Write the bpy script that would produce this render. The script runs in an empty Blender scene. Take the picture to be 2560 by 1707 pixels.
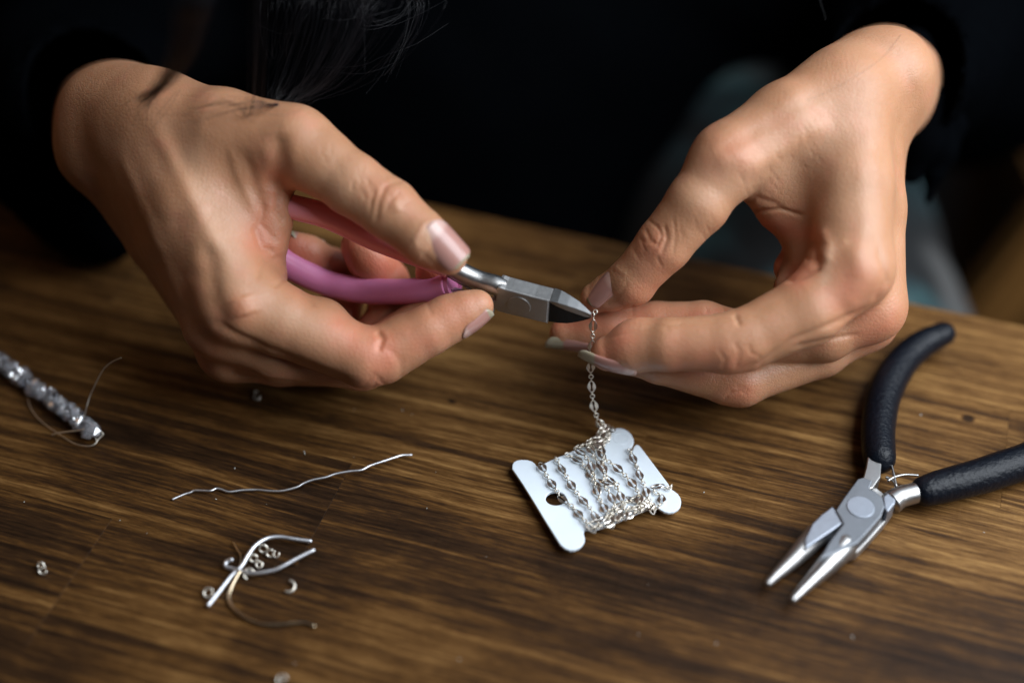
import bpy, bmesh, math, random
import numpy as np
from mathutils import Vector, Matrix
R = math.radians
random.seed(7); rng = np.random.default_rng(7)
sc = bpy.context.scene
col = sc.collection

# ------------------------------------------------------------------ camera (a 50 mm lens half a metre from the table, looking 43.5 degrees down)
PITCH, DIST, FP = R(43.5), 0.487, 2560 * 50 / 36.0
CAM = Vector((0, -DIST * math.cos(PITCH), DIST * math.sin(PITCH)))
cd = bpy.data.cameras.new("camera"); cam = bpy.data.objects.new("camera", cd); col.objects.link(cam)
cd.lens = 50; cd.sensor_width = 36; cd.clip_start = 0.01; cd.clip_end = 20
cam.location = CAM; cam.rotation_euler = (math.pi / 2 - PITCH, 0, 0)
sc.camera = cam
F0 = 431.0                                   # mm, depth of the hands' working plane
cd.dof.use_dof = True; cd.dof.focus_distance = 0.436; cd.dof.aperture_fstop = 2.3
ROT = Matrix.Rotation(math.pi / 2 - PITCH, 3, 'X')
ROTN = np.array(ROT)

# ------------------------------------------------------------------ world, lights, exposure
w = bpy.data.worlds.new("World"); sc.world = w; w.use_nodes = True
bg = w.node_tree.nodes['Background']; bg.inputs[0].default_value = (0.55, 0.6, 0.75, 1); bg.inputs[1].default_value = 0.018
def area(name, loc, target, size, size_y, power, color):
    l = bpy.data.lights.new(name, 'AREA'); l.shape = 'RECTANGLE'; l.size = size; l.size_y = size_y
    l.energy = power; l.color = color
    o = bpy.data.objects.new(name, l); col.objects.link(o); o.location = loc
    o.rotation_euler = (Vector(target) - Vector(loc)).to_track_quat('-Z', 'Y').to_euler()
    return o
area("window_light", (0.44, -0.13, 0.47), (0.02, 0.0, 0.03), 0.56, 0.60, 8.9, (0.88, 0.94, 1.0))
area("far_window_light", (0.60, 0.62, 0.88), (0.05, 0.0, 0.03), 0.7, 0.45, 1.2, (0.72, 0.85, 1.0))
area("warm_fill_light", (-0.9, 0.35, 0.9), (-0.05, 0.0, 0.05), 0.5, 0.5, 1.1, (1.0, 0.60, 0.32))  # added warm fill for the dim left side, stands for no lamp
sc.view_settings.view_transform = 'Standard'; sc.view_settings.look = 'None'
sc.view_settings.exposure = 0.0; sc.view_settings.gamma = 1.0
sc.cycles.max_bounces = 10; sc.cycles.transmission_bounces = 8; sc.cycles.use_denoising = True

# ------------------------------------------------------------------ placing helpers
def camdir(px, py): return np.array([(px - 1280) / FP, -(py - 853.5) / FP, -1.0])
def C(px, py, d):                            # camera-space mm: d = mm behind the working plane
    return camdir(px, py) * (F0 + d)
def cam2world(v):                            # mm camera space -> metres world
    v = np.asarray(v, float)
    return (v @ ROTN.T) * 0.001 + np.array(CAM)
def D(px, py, d): return Vector(cam2world(C(px, py, d)))
def T(px, py, h=0.0):                        # where the ray through a picture point meets the height h (mm)
    r = ROTN @ camdir(px, py); t = (h * 0.001 - CAM.z) / r[2]
    return Vector((CAM.x + r[0] * t, CAM.y + r[1] * t, h * 0.001))

# ------------------------------------------------------------------ objects
def tag(o, label=None, cat=None, group=None, kind=None):
    if label: o['label'] = label
    if cat: o['category'] = cat
    if group: o['group'] = group
    if kind: o['kind'] = kind
    return o
def link(name, me, mat, parent=None):
    o = bpy.data.objects.new(name, me); col.objects.link(o)
    if mat is not None and len(me.materials) == 0: me.materials.append(mat)
    if parent is not None:
        o.parent = parent
        o.matrix_parent_inverse = parent.matrix_basis.inverted()
    return o
def empty(name, loc, label, cat, group=None):
    o = bpy.data.objects.new(name, None); col.objects.link(o); o.location = loc; o.empty_display_size = 0.01
    return tag(o, label, cat, group)
def mesh_of(verts, faces, smooth=True, name="m"):
    me = bpy.data.meshes.new(name); me.from_pydata([tuple(v) for v in verts], [], [tuple(f) for f in faces]); me.update()
    if smooth: me.polygons.foreach_set('use_smooth', [True] * len(me.polygons))
    return me
def catmull(P, n=6):
    P = [np.asarray(p, float) for p in P]
    if len(P) < 3: return P
    Q = [2 * P[0] - P[1]] + P + [2 * P[-1] - P[-2]]; out = []
    for i in range(1, len(Q) - 2):
        for k in range(n):
            t = k / n; a, b, c, d = Q[i - 1], Q[i], Q[i + 1], Q[i + 2]
            out.append(0.5 * (2 * b + (c - a) * t + (2 * a - 5 * b + 4 * c - d) * t * t + (3 * b - a - 3 * c + d) * t ** 3))
    out.append(P[-1]); return out
def tube_vf(P, rad, sides=12, cap=True, flat=1.0, up=None, round_ends=False):
    """P list of 3-vectors, rad scalar or list; returns verts, faces"""
    P = [Vector(p) for p in P]; n = len(P)
    rad = [rad] * n if not hasattr(rad, '__len__') else list(rad)
    if round_ends:
        for side in (0, -1):
            base = P[side]; r0 = rad[side]
            dirv = (P[0] - P[1]).normalized() if side == 0 else (P[-1] - P[-2]).normalized()
            ex = [(base + dirv * r0 * math.sin(a), r0 * math.cos(a)) for a in (0.35, 0.7, 1.05, 1.35)]
            if side == 0: P = [e[0] for e in reversed(ex)] + P; rad = [e[1] for e in reversed(ex)] + rad
            else: P = P + [e[0] for e in ex]; rad = rad + [e[1] for e in ex]
        n = len(P)
    V, Fc = [], []
    t0 = (P[1] - P[0]).normalized()
    u = Vector(up) if up is not None else Vector((0, 0, 1))
    if abs(u.normalized().dot(t0)) > 0.95: u = Vector((1, 0, 0))
    u = (u - t0 * u.dot(t0)).normalized()
    for i in range(n):
        t = (P[min(i + 1, n - 1)] - P[max(i - 1, 0)]).normalized()
        u = (u - t * u.dot(t)).normalized(); v = t.cross(u)
        for k in range(sides):
            a = 2 * math.pi * k / sides
            V.append(P[i] + (u * math.cos(a) * flat + v * math.sin(a)) * rad[i])
    for i in range(n - 1):
        for k in range(sides):
            k2 = (k + 1) % sides
            Fc.append((i * sides + k, i * sides + k2, (i + 1) * sides + k2, (i + 1) * sides + k))
    if cap:
        Fc.append(tuple(reversed(range(sides)))); Fc.append(tuple(range((n - 1) * sides, n * sides)))
    return V, Fc
def tube(name, P, rad, mat, parent=None, **k):
    V, Fc = tube_vf(P, rad, **k)
    return link(name, mesh_of(V, Fc, True, name), mat, parent)
def prism(name, outline, thick, mat, parent=None, M=None, holes=(), bevel=0.0, z=0.0, res=2):
    """2D outline (metres) extruded by +-thick/2 about z, with a rounded edge, in the frame M (a 4x4)"""
    cu = bpy.data.curves.new(name, 'CURVE'); cu.dimensions = '2D'; cu.fill_mode = 'BOTH'
    for ol in (outline,) + tuple(holes):
        sp = cu.splines.new('POLY'); sp.points.add(len(ol) - 1); sp.use_cyclic_u = True
        for i, p in enumerate(ol): sp.points[i].co = (p[0], p[1], 0, 1)
    cu.extrude = max(thick / 2 - bevel, 0); cu.bevel_depth = bevel; cu.bevel_resolution = res; cu.offset = -bevel
    o = bpy.data.objects.new(name, cu); col.objects.link(o)
    dg = bpy.context.evaluated_depsgraph_get()
    me = bpy.data.meshes.new_from_object(o.evaluated_get(dg)); bpy.data.objects.remove(o); bpy.data.curves.remove(cu)
    me.transform(Matrix.Translation((0, 0, z)))
    if M is not None: me.transform(M)
    bm = bmesh.new(); bm.from_mesh(me); bmesh.ops.remove_doubles(bm, verts=bm.verts, dist=1e-6); bm.to_mesh(me); bm.free()
    me.polygons.foreach_set('use_smooth', [False] * len(me.polygons))
    me.materials.clear()
    return link(name, me, mat, parent)

# ------------------------------------------------------------------ materials
def newmat(name):
    m = bpy.data.materials.new(name); m.use_nodes = True
    return m, m.node_tree.nodes, m.node_tree.links, m.node_tree.nodes['Principled BSDF']
def N(nodes, t, **k):
    n = nodes.new(t)
    for a, b in k.items(): setattr(n, a, b)
    return n
def ramp(nodes, stops):
    r = nodes.new('ShaderNodeValToRGB'); e = r.color_ramp.elements
    while len(e) < len(stops): e.new(0.5)
    for i, (p, c) in enumerate(stops):
        e[i].position = p; e[i].color = (c[0], c[1], c[2], 1) if hasattr(c, '__len__') else (c, c, c, 1)
    return r
def bump_chain(nodes, links, bsdf, items):
    prev = None
    for height, strength, dist in items:
        b = nodes.new('ShaderNodeBump'); b.inputs['Strength'].default_value = strength; b.inputs['Distance'].default_value = dist
        links.new(height, b.inputs['Height'])
        if prev: links.new(prev, b.inputs['Normal'])
        prev = b.outputs[0]
    links.new(prev, bsdf.inputs['Normal'])
def mapped(nodes, links, scale, rot=(0, 0, 0), out='Object'):
    tc = nodes.new('ShaderNodeTexCoord'); mp = nodes.new('ShaderNodeMapping')
    mp.inputs['Scale'].default_value = scale; mp.inputs['Rotation'].default_value = rot
    links.new(tc.outputs[out], mp.inputs[0]); return mp.outputs[0]
def noise(nodes, links, vec, scale, detail=4, rough=0.55, dist=0.0):
    n = nodes.new('ShaderNodeTexNoise'); n.inputs['Scale'].default_value = scale; n.inputs['Detail'].default_value = detail
    n.inputs['Roughness'].default_value = rough; n.inputs['Distortion'].default_value = dist
    if vec is not None: links.new(vec, n.inputs['Vector'])
    return n.outputs['Fac']
def math_(nodes, links, op, a, b=None, c=None, clamp=False):
    m = nodes.new('ShaderNodeMath'); m.operation = op; m.use_clamp = clamp
    for i, x in enumerate((a, b, c)):
        if x is None: continue
        if isinstance(x, (int, float)): m.inputs[i].default_value = x
        else: links.new(x, m.inputs[i])
    return m.outputs[0]
def mixc(nodes, links, fac, a, b, mode='MIX'):
    m = nodes.new('ShaderNodeMix'); m.data_type = 'RGBA'; m.blend_type = mode
    for sock, x in ((m.inputs[0], fac), (m.inputs[6], a), (m.inputs[7], b)):
        if hasattr(x, 'is_output'): links.new(x, sock)
        elif isinstance(x, (int, float)): sock.default_value = x
        else: sock.default_value = (x[0], x[1], x[2], 1)
    return m.outputs[2]

def skin_material():
    m, n, l, b = newmat("skin")
    at = N(n, 'ShaderNodeAttribute', attribute_name='red'); av = N(n, 'ShaderNodeAttribute', attribute_name='pale')
    v = mapped(n, l, (1, 1, 1))
    n1 = noise(n, l, v, 60, 4); n2 = noise(n, l, v, 420, 3); n5 = noise(n, l, v, 95, 5, .65)
    base = mixc(n, l, n1, (0.38, 0.178, 0.083), (0.57, 0.30, 0.175))
    mr5 = N(n, 'ShaderNodeMapRange', interpolation_type='SMOOTHSTEP'); mr5.inputs[1].default_value = .5; mr5.inputs[2].default_value = .68; mr5.inputs[4].default_value = .38; l.new(n5, mr5.inputs[0])
    base = mixc(n, l, mr5.outputs[0], base, (0.58, 0.24, 0.15))
    base = mixc(n, l, math_(n, l, 'MULTIPLY', at.outputs['Fac'], 0.75, clamp=True), base, (0.66, 0.20, 0.12))
    base = mixc(n, l, math_(n, l, 'MULTIPLY', av.outputs['Fac'], 0.6, clamp=True), base, (0.72, 0.50, 0.34))
    base = mixc(n, l, math_(n, l, 'MULTIPLY', n2, 0.22), base, (0.36, 0.16, 0.09))
    l.new(base, b.inputs['Base Color'])
    b.inputs['Subsurface Weight'].default_value = 0.32
    b.inputs['Subsurface Radius'].default_value = (0.0035, 0.0012, 0.0006); b.inputs['Subsurface Scale'].default_value = 1.0
    rr = math_(n, l, 'MULTIPLY_ADD', n2, 0.16, 0.40); l.new(rr, b.inputs['Roughness'])
    b.inputs['Specular IOR Level'].default_value = 0.5
    vo = N(n, 'ShaderNodeTexVoronoi', feature='DISTANCE_TO_EDGE'); vo.inputs['Scale'].default_value = 760
    nd = N(n, 'ShaderNodeTexNoise'); nd.inputs['Scale'].default_value = 300; nd.inputs['Detail'].default_value = 2
    l.new(v, nd.inputs['Vector'])
    mv = N(n, 'ShaderNodeVectorMath', operation='MULTIPLY_ADD'); l.new(nd.outputs['Color'], mv.inputs[0])
    mv.inputs[1].default_value = (0.0015,) * 3; l.new(v, mv.inputs[2]); l.new(mv.outputs[0], vo.inputs['Vector'])
    vr = N(n, 'ShaderNodeMapRange'); vr.inputs[1].default_value = 0.0; vr.inputs[2].default_value = 0.18; l.new(vo.outputs['Distance'], vr.inputs[0])
    n3 = noise(n, l, v, 1500, 2); n4 = noise(n, l, v, 160, 4, 0.6)
    bump_chain(n, l, b, [(vr.outputs[0], 0.36, 0.00014), (n3, 0.2, 0.0001), (n4, 0.15, 0.0006)])
    return m
def nail_material():
    m, n, l, b = newmat("fingernail")
    at = N(n, 'ShaderNodeAttribute', attribute_name='v')
    r = ramp(n, [(0.0, (0.58, 0.38, 0.32)), (0.18, (0.56, 0.36, 0.31)), (0.27, (0.42, 0.215, 0.18)), (0.76, (0.40, 0.20, 0.165)), (0.82, (0.33, 0.285, 0.19)), (1.0, (0.36, 0.32, 0.235))])
    l.new(at.outputs['Fac'], r.inputs[0]); l.new(r.outputs[0], b.inputs['Base Color'])
    b.inputs['Roughness'].default_value = 0.34; b.inputs['Subsurface Weight'].default_value = 0.15
    b.inputs['Subsurface Radius'].default_value = (0.002, 0.001, 0.0006)
    b.inputs['Coat Weight'].default_value = 0.3; b.inputs['Coat Roughness'].default_value = 0.2
    v = mapped(n, l, (1, 1, 1)); bump_chain(n, l, b, [(noise(n, l, v, 500, 2), 0.1, 0.0002)])
    return m
def metal(name, colr, rough, scratch=0.3, streak=(1, 1, 1), spots=0.0):
    m, n, l, b = newmat(name)
    v = mapped(n, l, streak); n1 = noise(n, l, v, 900, 4, 0.7); n2 = noise(n, l, mapped(n, l, (1, 1, 1)), 180, 4)
    c = mixc(n, l, math_(n, l, 'MULTIPLY', n2, 0.7), colr, tuple(x * 0.6 for x in colr))
    if spots > 0:
        n3 = noise(n, l, mapped(n, l, (1, 1, 1)), 700, 5, 0.7)
        f = math_(n, l, 'GREATER_THAN', n3, 0.62); c = mixc(n, l, math_(n, l, 'MULTIPLY', f, spots), c, (0.05, 0.03, 0.02))
    l.new(c, b.inputs['Base Color']); b.inputs['Metallic'].default_value = 1.0
    l.new(math_(n, l, 'MULTIPLY_ADD', n1, 0.25, rough), b.inputs['Roughness'])
    bump_chain(n, l, b, [(n1, scratch, 0.0001)])
    return m
def plain(name, colr, rough=0.5, bump=None, spec=0.5, **k):
    m, n, l, b = newmat(name); b.inputs['Base Color'].default_value = (*colr, 1); b.inputs['Roughness'].default_value = rough
    b.inputs['Specular IOR Level'].default_value = spec
    for a, x in k.items(): b.inputs[a.replace('_', ' ')].default_value = x
    if bump:
        v = mapped(n, l, (1, 1, 1)); bump_chain(n, l, b, [(noise(n, l, v, s, 4), st, di) for s, st, di in bump])
        n1 = noise(n, l, v, bump[0][0] * 0.2, 4)
        c = mixc(n, l, n1, tuple(x * 0.82 for x in colr), tuple(min(1, x * 1.15) for x in colr)); l.new(c, b.inputs['Base Color'])
    return m
M_SKIN, M_NAIL = skin_material(), nail_material()
M_STEEL = metal("brushed_steel", (0.48, 0.47, 0.46), 0.24, 0.25, (1, 1, 1))
M_STEELB = metal("ground_steel", (0.50, 0.49, 0.48), 0.34, 0.5, (1, 1, 1))
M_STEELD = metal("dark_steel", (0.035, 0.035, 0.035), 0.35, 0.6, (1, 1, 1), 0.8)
M_SILVER = metal("silver_wire", (0.97, 0.91, 0.80), 0.32, 0.08)
M_WIRE = metal("bright_wire", (0.93, 0.95, 1.0), 0.34, 0.08)
M_FLAT = metal("flattened_silver", (0.95, 0.89, 0.80), 0.18, 0.03)
M_PINKV = plain("pink_vinyl", (0.72, 0.23, 0.43), 0.36, [(300, 0.12, 0.0004)], Subsurface_Weight=0.1)
M_PINKR = plain("coral_pink_vinyl", (0.95, 0.33, 0.37), 0.34, [(300, 0.10, 0.0004)], Subsurface_Weight=0.1)
M_GRIP = plain("black_rubber", (0.0035, 0.005, 0.009), 0.36, [(700, 0.9, 0.0004)], 0.22)
M_PLASTIC = plain("white_plastic", (0.76, 0.84, 0.98), 0.38, [(120, 0.1, 0.0003)], Subsurface_Weight=0.2)
M_PLASTIC.node_tree.nodes['Principled BSDF'].inputs['Subsurface Radius'].default_value = (0.001, 0.001, 0.001)
M_CLOTH = plain("black_knit", (0.0012, 0.0015, 0.0020), 1.0, [(900, 0.4, 0.0006)], 0.0)

# ------------------------------------------------------------------ the table: stained staves glued side by side
def wood_material():
    m, n, l, b = newmat("stained_wood")
    tc = N(n, 'ShaderNodeTexCoord'); oi = N(n, 'ShaderNodeObjectInfo')
    off = N(n, 'ShaderNodeVectorMath', operation='MULTIPLY_ADD')
    cmb = N(n, 'ShaderNodeCombineXYZ')
    l.new(math_(n, l, 'MULTIPLY', oi.outputs['Random'], 3.1), cmb.inputs[0]); l.new(math_(n, l, 'MULTIPLY', oi.outputs['Random'], 7.7), cmb.inputs[1])
    l.new(math_(n, l, 'MULTIPLY', oi.outputs['Random'], 1.9), cmb.inputs[2])
    l.new(cmb.outputs[0], off.inputs[0]); off.inputs[1].default_value = (1, 1, 1); l.new(tc.outputs['Object'], off.inputs[2])
    # slow bending of the grain
    nd = N(n, 'ShaderNodeTexNoise'); nd.inputs['Scale'].default_value = 5; nd.inputs['Detail'].default_value = 3; l.new(off.outputs[0], nd.inputs['Vector'])
    warp = N(n, 'ShaderNodeVectorMath', operation='MULTIPLY_ADD'); l.new(nd.outputs['Color'], warp.inputs[0]); warp.inputs[1].default_value = (0.0, 0.009, 0.0); l.new(off.outputs[0], warp.inputs[2])
    def strz(s, src=None):
        mp = N(n, 'ShaderNodeMapping'); mp.inputs['Scale'].default_value = s; l.new(src or warp.outputs[0], mp.inputs[0]); return mp.outputs[0]
    rings = noise(n, l, strz((4, 260, 90)), 1, 4, 0.62)
    lines = noise(n, l, strz((2.6, 760, 240)), 1, 3, 0.6)            # growth rings, 4-6 mm apart
    fine = noise(n, l, strz((70, 950, 300)), 1, 4, 0.68)           # fine grain
    pore = noise(n, l, strz((260, 2600, 900)), 1, 2, 0.6)
    blotch = noise(n, l, strz((14, 26, 20), off.outputs[0]), 1, 4, 0.6, 0.4)
    big = noise(n, l, strz((7, 10, 9), tc.outputs['Object']), 1, 3, 0.6, 0.5)
    chat = noise(n, l, strz((1100, 60, 50), off.outputs[0]), 1, 2, 0.5)  # marks of the plane, across the grain
    a = math_(n, l, 'MULTIPLY_ADD', rings, 0.95, 0.02)
    a = math_(n, l, 'MULTIPLY_ADD', lines, 0.5, math_(n, l, 'SUBTRACT', a, 0.25))
    a = math_(n, l, 'MULTIPLY_ADD', fine, 0.75, math_(n, l, 'SUBTRACT', a, 0.375))
    a = math_(n, l, 'MULTIPLY_ADD', blotch, 0.42, math_(n, l, 'SUBTRACT', a, 0.21))
    a = math_(n, l, 'MULTIPLY_ADD', big, 0.42, math_(n, l, 'SUBTRACT', a, 0.20))
    a = math_(n, l, 'MULTIPLY_ADD', pore, 0.3, math_(n, l, 'SUBTRACT', a, 0.15))
    a = math_(n, l, 'MULTIPLY_ADD', oi.outputs['Random'], 0.10, math_(n, l, 'SUBTRACT', a, 0.05))
    # old stains and other dark patches, each with its own shape (position and size along / across the grain, metres)
    for sx, sy, wx, wy, amt in DARK_PATCHES:
        mp = N(n, 'ShaderNodeMapping'); l.new(tc.outputs['Object'], mp.inputs[0]); mp.vector_type = 'TEXTURE'
        mp.inputs['Location'].default_value = (sx, sy, 0); mp.inputs['Scale'].default_value = (wx, wy, 1)
        ln = N(n, 'ShaderNodeVectorMath', operation='LENGTH'); l.new(mp.outputs[0], ln.inputs[0])
        e = math_(n, l, 'MULTIPLY_ADD', blotch, 1.1, math_(n, l, 'SUBTRACT', ln.outputs['Value'], 0.55))
        mr = N(n, 'ShaderNodeMapRange', interpolation_type='SMOOTHSTEP'); mr.inputs[1].default_value = 0.35; mr.inputs[2].default_value = 1.25; mr.inputs[3].default_value = amt; mr.inputs[4].default_value = 0
        l.new(e, mr.inputs[0]); a = math_(n, l, 'SUBTRACT', a, mr.outputs[0])
    r = ramp(n, [(0.12, (0.014, 0.007, 0.0035)), (0.33, (0.036, 0.017, 0.007)), (0.47, (0.080, 0.036, 0.0100)), (0.63, (0.150, 0.073, 0.0225)), (0.86, (0.30, 0.162, 0.054))])
    l.new(a, r.inputs[0]); l.new(r.outputs[0], b.inputs['Base Color'])
    l.new(math_(n, l, 'MULTIPLY_ADD', fine, 0.25, 0.36), b.inputs['Roughness']); b.inputs['Specular IOR Level'].default_value = 0.12
    bump_chain(n, l, b, [(fine, 0.35, 0.0004), (chat, 0.22, 0.0003), (pore, 0.3, 0.0002)])
    return m
EDGE_A, EDGE_B = T(1088, 517), T(2560, 816)
GR = (EDGE_B - EDGE_A).normalized()                                  # along the grain
def grain_xy(px, py):
    q = T(px, py) - EDGE_A; return (q.dot(GR), q.dot(Vector((-GR.y, GR.x, 0))))
DARK_PATCHES = []
for px, py, wx, wy, amt in ((900, 1275, .034, .015, .22), (760, 1450, .030, .018, .30), (1130, 1400, .030, .014, .2), (250, 1140, .025, .014, .2), (620, 1190, .03, .010, .10),
                            (1940, 1420, .030, .022, .24), (1700, 1570, .05, .016, .16), (60, 1690, .05, .02, .25), (2480, 1640, .05, .03, .25), (2045, 980, .012, .010, .15),  # first entry here darkens the wood left of the pliers' jaws
                            (640, 1640, .012, .012, .25), (1000, 1250, .02, .01, .12), (1560, 1440, .03, .01, .12), (2420, 1046, .0022, .0016, .5), (230, 1350, .04, .008, .12), (1130, 1003, .0016, .0010, .6)):
    DARK_PATCHES.append((*grain_xy(px, py), wx, wy, amt * (.65 if wx > .005 else 1)))
M_WOOD = wood_material()
table = empty("wooden_table", EDGE_A, "dark stained wooden table with streaky grain under the hands and tools", "table")
table.rotation_euler = (0, 0, math.atan2(GR.y, GR.x))
def board(name, x0, x1, y0, y1, thick=0.032):
    bm = bmesh.new(); bmesh.ops.create_cube(bm, size=1)
    for v in bm.verts:
        v.co = Vector(((x0 + x1) / 2 + v.co.x * (x1 - x0 - 0.00002), (y0 + y1) / 2 + v.co.y * (y1 - y0 - 0.00003), -thick / 2 + v.co.z * thick))
    bmesh.ops.bevel(bm, geom=[e for e in bm.edges if all(v.co.z > -0.001 for v in e.verts)], offset=0.00007, segments=1, affect='EDGES')
    me = bpy.data.meshes.new(name); bm.to_mesh(me); bm.free(); me.materials.append(M_WOOD)
    o = bpy.data.objects.new(name, me); col.objects.link(o); o.parent = table; return o
rows = [0, -.0430, -.0862, -.1300, -.1730, -.2210, -.2650, -.3090, -.3530]
ends = [[-.47, -.205, .062, .30, .50], [-.47, -.30, -.09, .215, .50], [-.47, -.16, .105, .36, .50], [-.47, -.255, .02, .27, .50], [-.47, -.0405, .19, .50],
        [-.47, -.235, .018, .25, .50], [-.47, -.12, .15, .50], [-.47, -.05, .23, .50]]
for k in range(8):
    for a, b_ in zip(ends[k][:-1], ends[k][1:]): board("board", a, b_, rows[k + 1], rows[k])
# apron and legs of the table, under the top and out of view except from the side
def box(name, lo, hi, mat, parent, bev=0.001):
    bm = bmesh.new(); bmesh.ops.create_cube(bm, size=1)
    for v in bm.verts: v.co = Vector([(lo[i] + hi[i]) / 2 + v.co[i] * (hi[i] - lo[i]) for i in range(3)])
    bmesh.ops.bevel(bm, geom=bm.edges[:], offset=bev, segments=2, affect='EDGES')
    me = bpy.data.meshes.new(name); bm.to_mesh(me); bm.free(); me.materials.append(mat)
    o = bpy.data.objects.new(name, me); col.objects.link(o); o.parent = parent; return o
box("apron", (-.44, -.05, -.10), (.47, -.03, -.0325), M_WOOD, table)

# ------------------------------------------------------------------ signed-distance modelling for the hands (camera-aligned millimetres)
def cone(p, a, b, ra, rb):
    ba = b - a; q = p - a; t = np.clip(q @ ba / max(float(ba @ ba), 1e-6), 0, 1).astype(np.float32)
    d = q - t[:, None] * ba
    return np.sqrt(np.einsum('ij,ij->i', d, d)) - (ra + (rb - ra) * t)
def ellip(p, c, ax, r):
    q = (p - c) @ ax.T; r = np.asarray(r, np.float32)
    k0 = np.sqrt(((q / r) ** 2).sum(1)); k1 = np.sqrt(((q / r ** 2) ** 2).sum(1)) + 1e-6
    return k0 * (k0 - 1) / k1
def smin(a, b, k):
    h = np.maximum(k - np.abs(a - b), 0) / k
    return np.minimum(a, b) - h * h * k * 0.25
def c32(px, py, d): return C(px, py, d).astype(np.float32)
def chain_sdf(p, pts, k=1.5):
    out = None
    for (x0, y0, d0, r0), (x1, y1, d1, r1) in zip(pts[:-1], pts[1:]):
        s = cone(p, c32(x0, y0, d0), c32(x1, y1, d1), r0, r1)
        out = s if out is None else smin(out, s, k)
    return out
class Hand:
    def __init__(s, palm, fingers, extra=()):
        s.palm, s.fingers, s.extra = palm, fingers, extra
        pts = [q for ch, k in palm for q in ch] + [q for f in fingers for q in f['pts']]
        P = np.array([C(*q[:3]) for q in pts]); rr = np.array([q[3] for q in pts])[:, None]
        s.lo = (P - rr).min(0) - 4; s.hi = (P + rr).max(0) + 4
    def f(s, p):
        pal = None
        for ch, k in s.palm:
            c = chain_sdf(p, ch, 3.0) if len(ch) > 1 else None
            pal = c if pal is None else smin(pal, c, k)
        tot = None
        for f in s.fingers:
            nr = f.get('root', 2)
            rt = chain_sdf(p, f['pts'][:nr], 2.0)
            x = smin(pal, rt, f.get('kr', 6.0))
            if len(f['pts']) > nr: x = smin(x, chain_sdf(p, f['pts'][nr - 1:], 1.5), f.get('k', 2.0))
            for (px, py, d, r) in f.get('pads', ()):
                q = p - c32(px, py, d); x = smin(x, np.sqrt((q * q).sum(1)) - r, 3.0)
            tot = x if tot is None else smin(tot, x, 0.9)
        return tot
def nets(fn, lo, hi, h):
    B = 8; nb = np.ceil((hi - lo) / (h * B)).astype(int)
    g = [np.arange(nb[i]) for i in range(3)]
    bi = np.stack(np.meshgrid(*g, indexing='ij'), -1).reshape(-1, 3)
    cen = (lo + (bi + 0.5) * B * h).astype(np.float32); dc = fn(cen)
    keep = np.abs(dc) < 0.87 * B * h + 2.2
    dense = np.empty(tuple(nb) + (B, B, B), np.float32); dense[:] = np.where(dc > 0, 1, -1).astype(np.float32).reshape(tuple(nb))[..., None, None, None]
    kb = bi[keep]; o = np.stack(np.meshgrid(*[np.arange(B)] * 3, indexing='ij'), -1).reshape(-1, 3)
    for i in range(0, len(kb), 600):
        q = kb[i:i + 600]; pts = (lo + (q[:, None, :] * B + o[None]) * h).astype(np.float32).reshape(-1, 3)
        dense[q[:, 0], q[:, 1], q[:, 2]] = fn(pts).reshape(len(q), B, B, B)
    n = nb * B
    V = dense.transpose(0, 3, 1, 4, 2, 5).reshape(n)
    S = V < 0
    c = [S[i:n[0] - 1 + i, j:n[1] - 1 + j, k:n[2] - 1 + k] for i in (0, 1) for j in (0, 1) for k in (0, 1)]
    allc = np.logical_and.reduce(c); anyc = np.logical_or.reduce(c)
    cell = np.argwhere(anyc & ~allc)
    idx = -np.ones(n - 1, np.int64); idx[cell[:, 0], cell[:, 1], cell[:, 2]] = np.arange(len(cell))
    acc = np.zeros((len(cell), 3)); cnt = np.zeros(len(cell))
    cor = [(i, j, k) for i in (0, 1) for j in (0, 1) for k in (0, 1)]
    val = {q: V[cell[:, 0] + q[0], cell[:, 1] + q[1], cell[:, 2] + q[2]] for q in cor}
    for q in cor:
        for ax in range(3):
            if q[ax] == 0:
                q2 = list(q); q2[ax] = 1; q2 = tuple(q2); a, b = val[q], val[q2]
                m = (a < 0) != (b < 0); t = np.where(m, a / np.where(m, a - b, 1), 0)
                pos = np.zeros((len(cell), 3)) + np.array(q, float); pos[:, ax] = t
                acc[m] += pos[m]; cnt[m] += 1
    verts = lo + (cell + acc / cnt[:, None]) * h
    faces = []
    for ax in range(3):
        a1, a2 = (ax + 1) % 3, (ax + 2) % 3
        sl0 = [slice(1, n[i] - 1) for i in range(3)]; sl1 = list(sl0)
        sl0[ax] = slice(0, n[ax] - 1); sl1[ax] = slice(1, n[ax])
        A, Bv = S[tuple(sl0)], S[tuple(sl1)]
        e = np.argwhere(A != Bv); sgn = A[e[:, 0], e[:, 1], e[:, 2]]
        off = np.array([1, 1, 1]); off[ax] = 0; e = e + off
        def at(d1, d2):
            q = e.copy(); q[:, a1] -= d1; q[:, a2] -= d2; return idx[q[:, 0], q[:, 1], q[:, 2]]
        qd = np.stack([at(1, 1), at(0, 1), at(0, 0), at(1, 0)], 1)
        qd[~sgn] = qd[~sgn][:, ::-1]; faces.append(qd)
    F = np.concatenate(faces); F = F[(F >= 0).all(1)]
    return verts, F
def grad(fn, v, e=0.4):
    v = v.astype(np.float32); g = np.zeros_like(v)
    for i in range(3):
        d = np.zeros(3, np.float32); d[i] = e; g[:, i] = fn(v + d) - fn(v - d)
    return g / (np.linalg.norm(g, axis=1, keepdims=True) + 1e-9)
def project(v): return np.stack([1280 + FP * v[:, 0] / -v[:, 2], 853.5 - FP * v[:, 1] / -v[:, 2]], 1)
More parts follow.
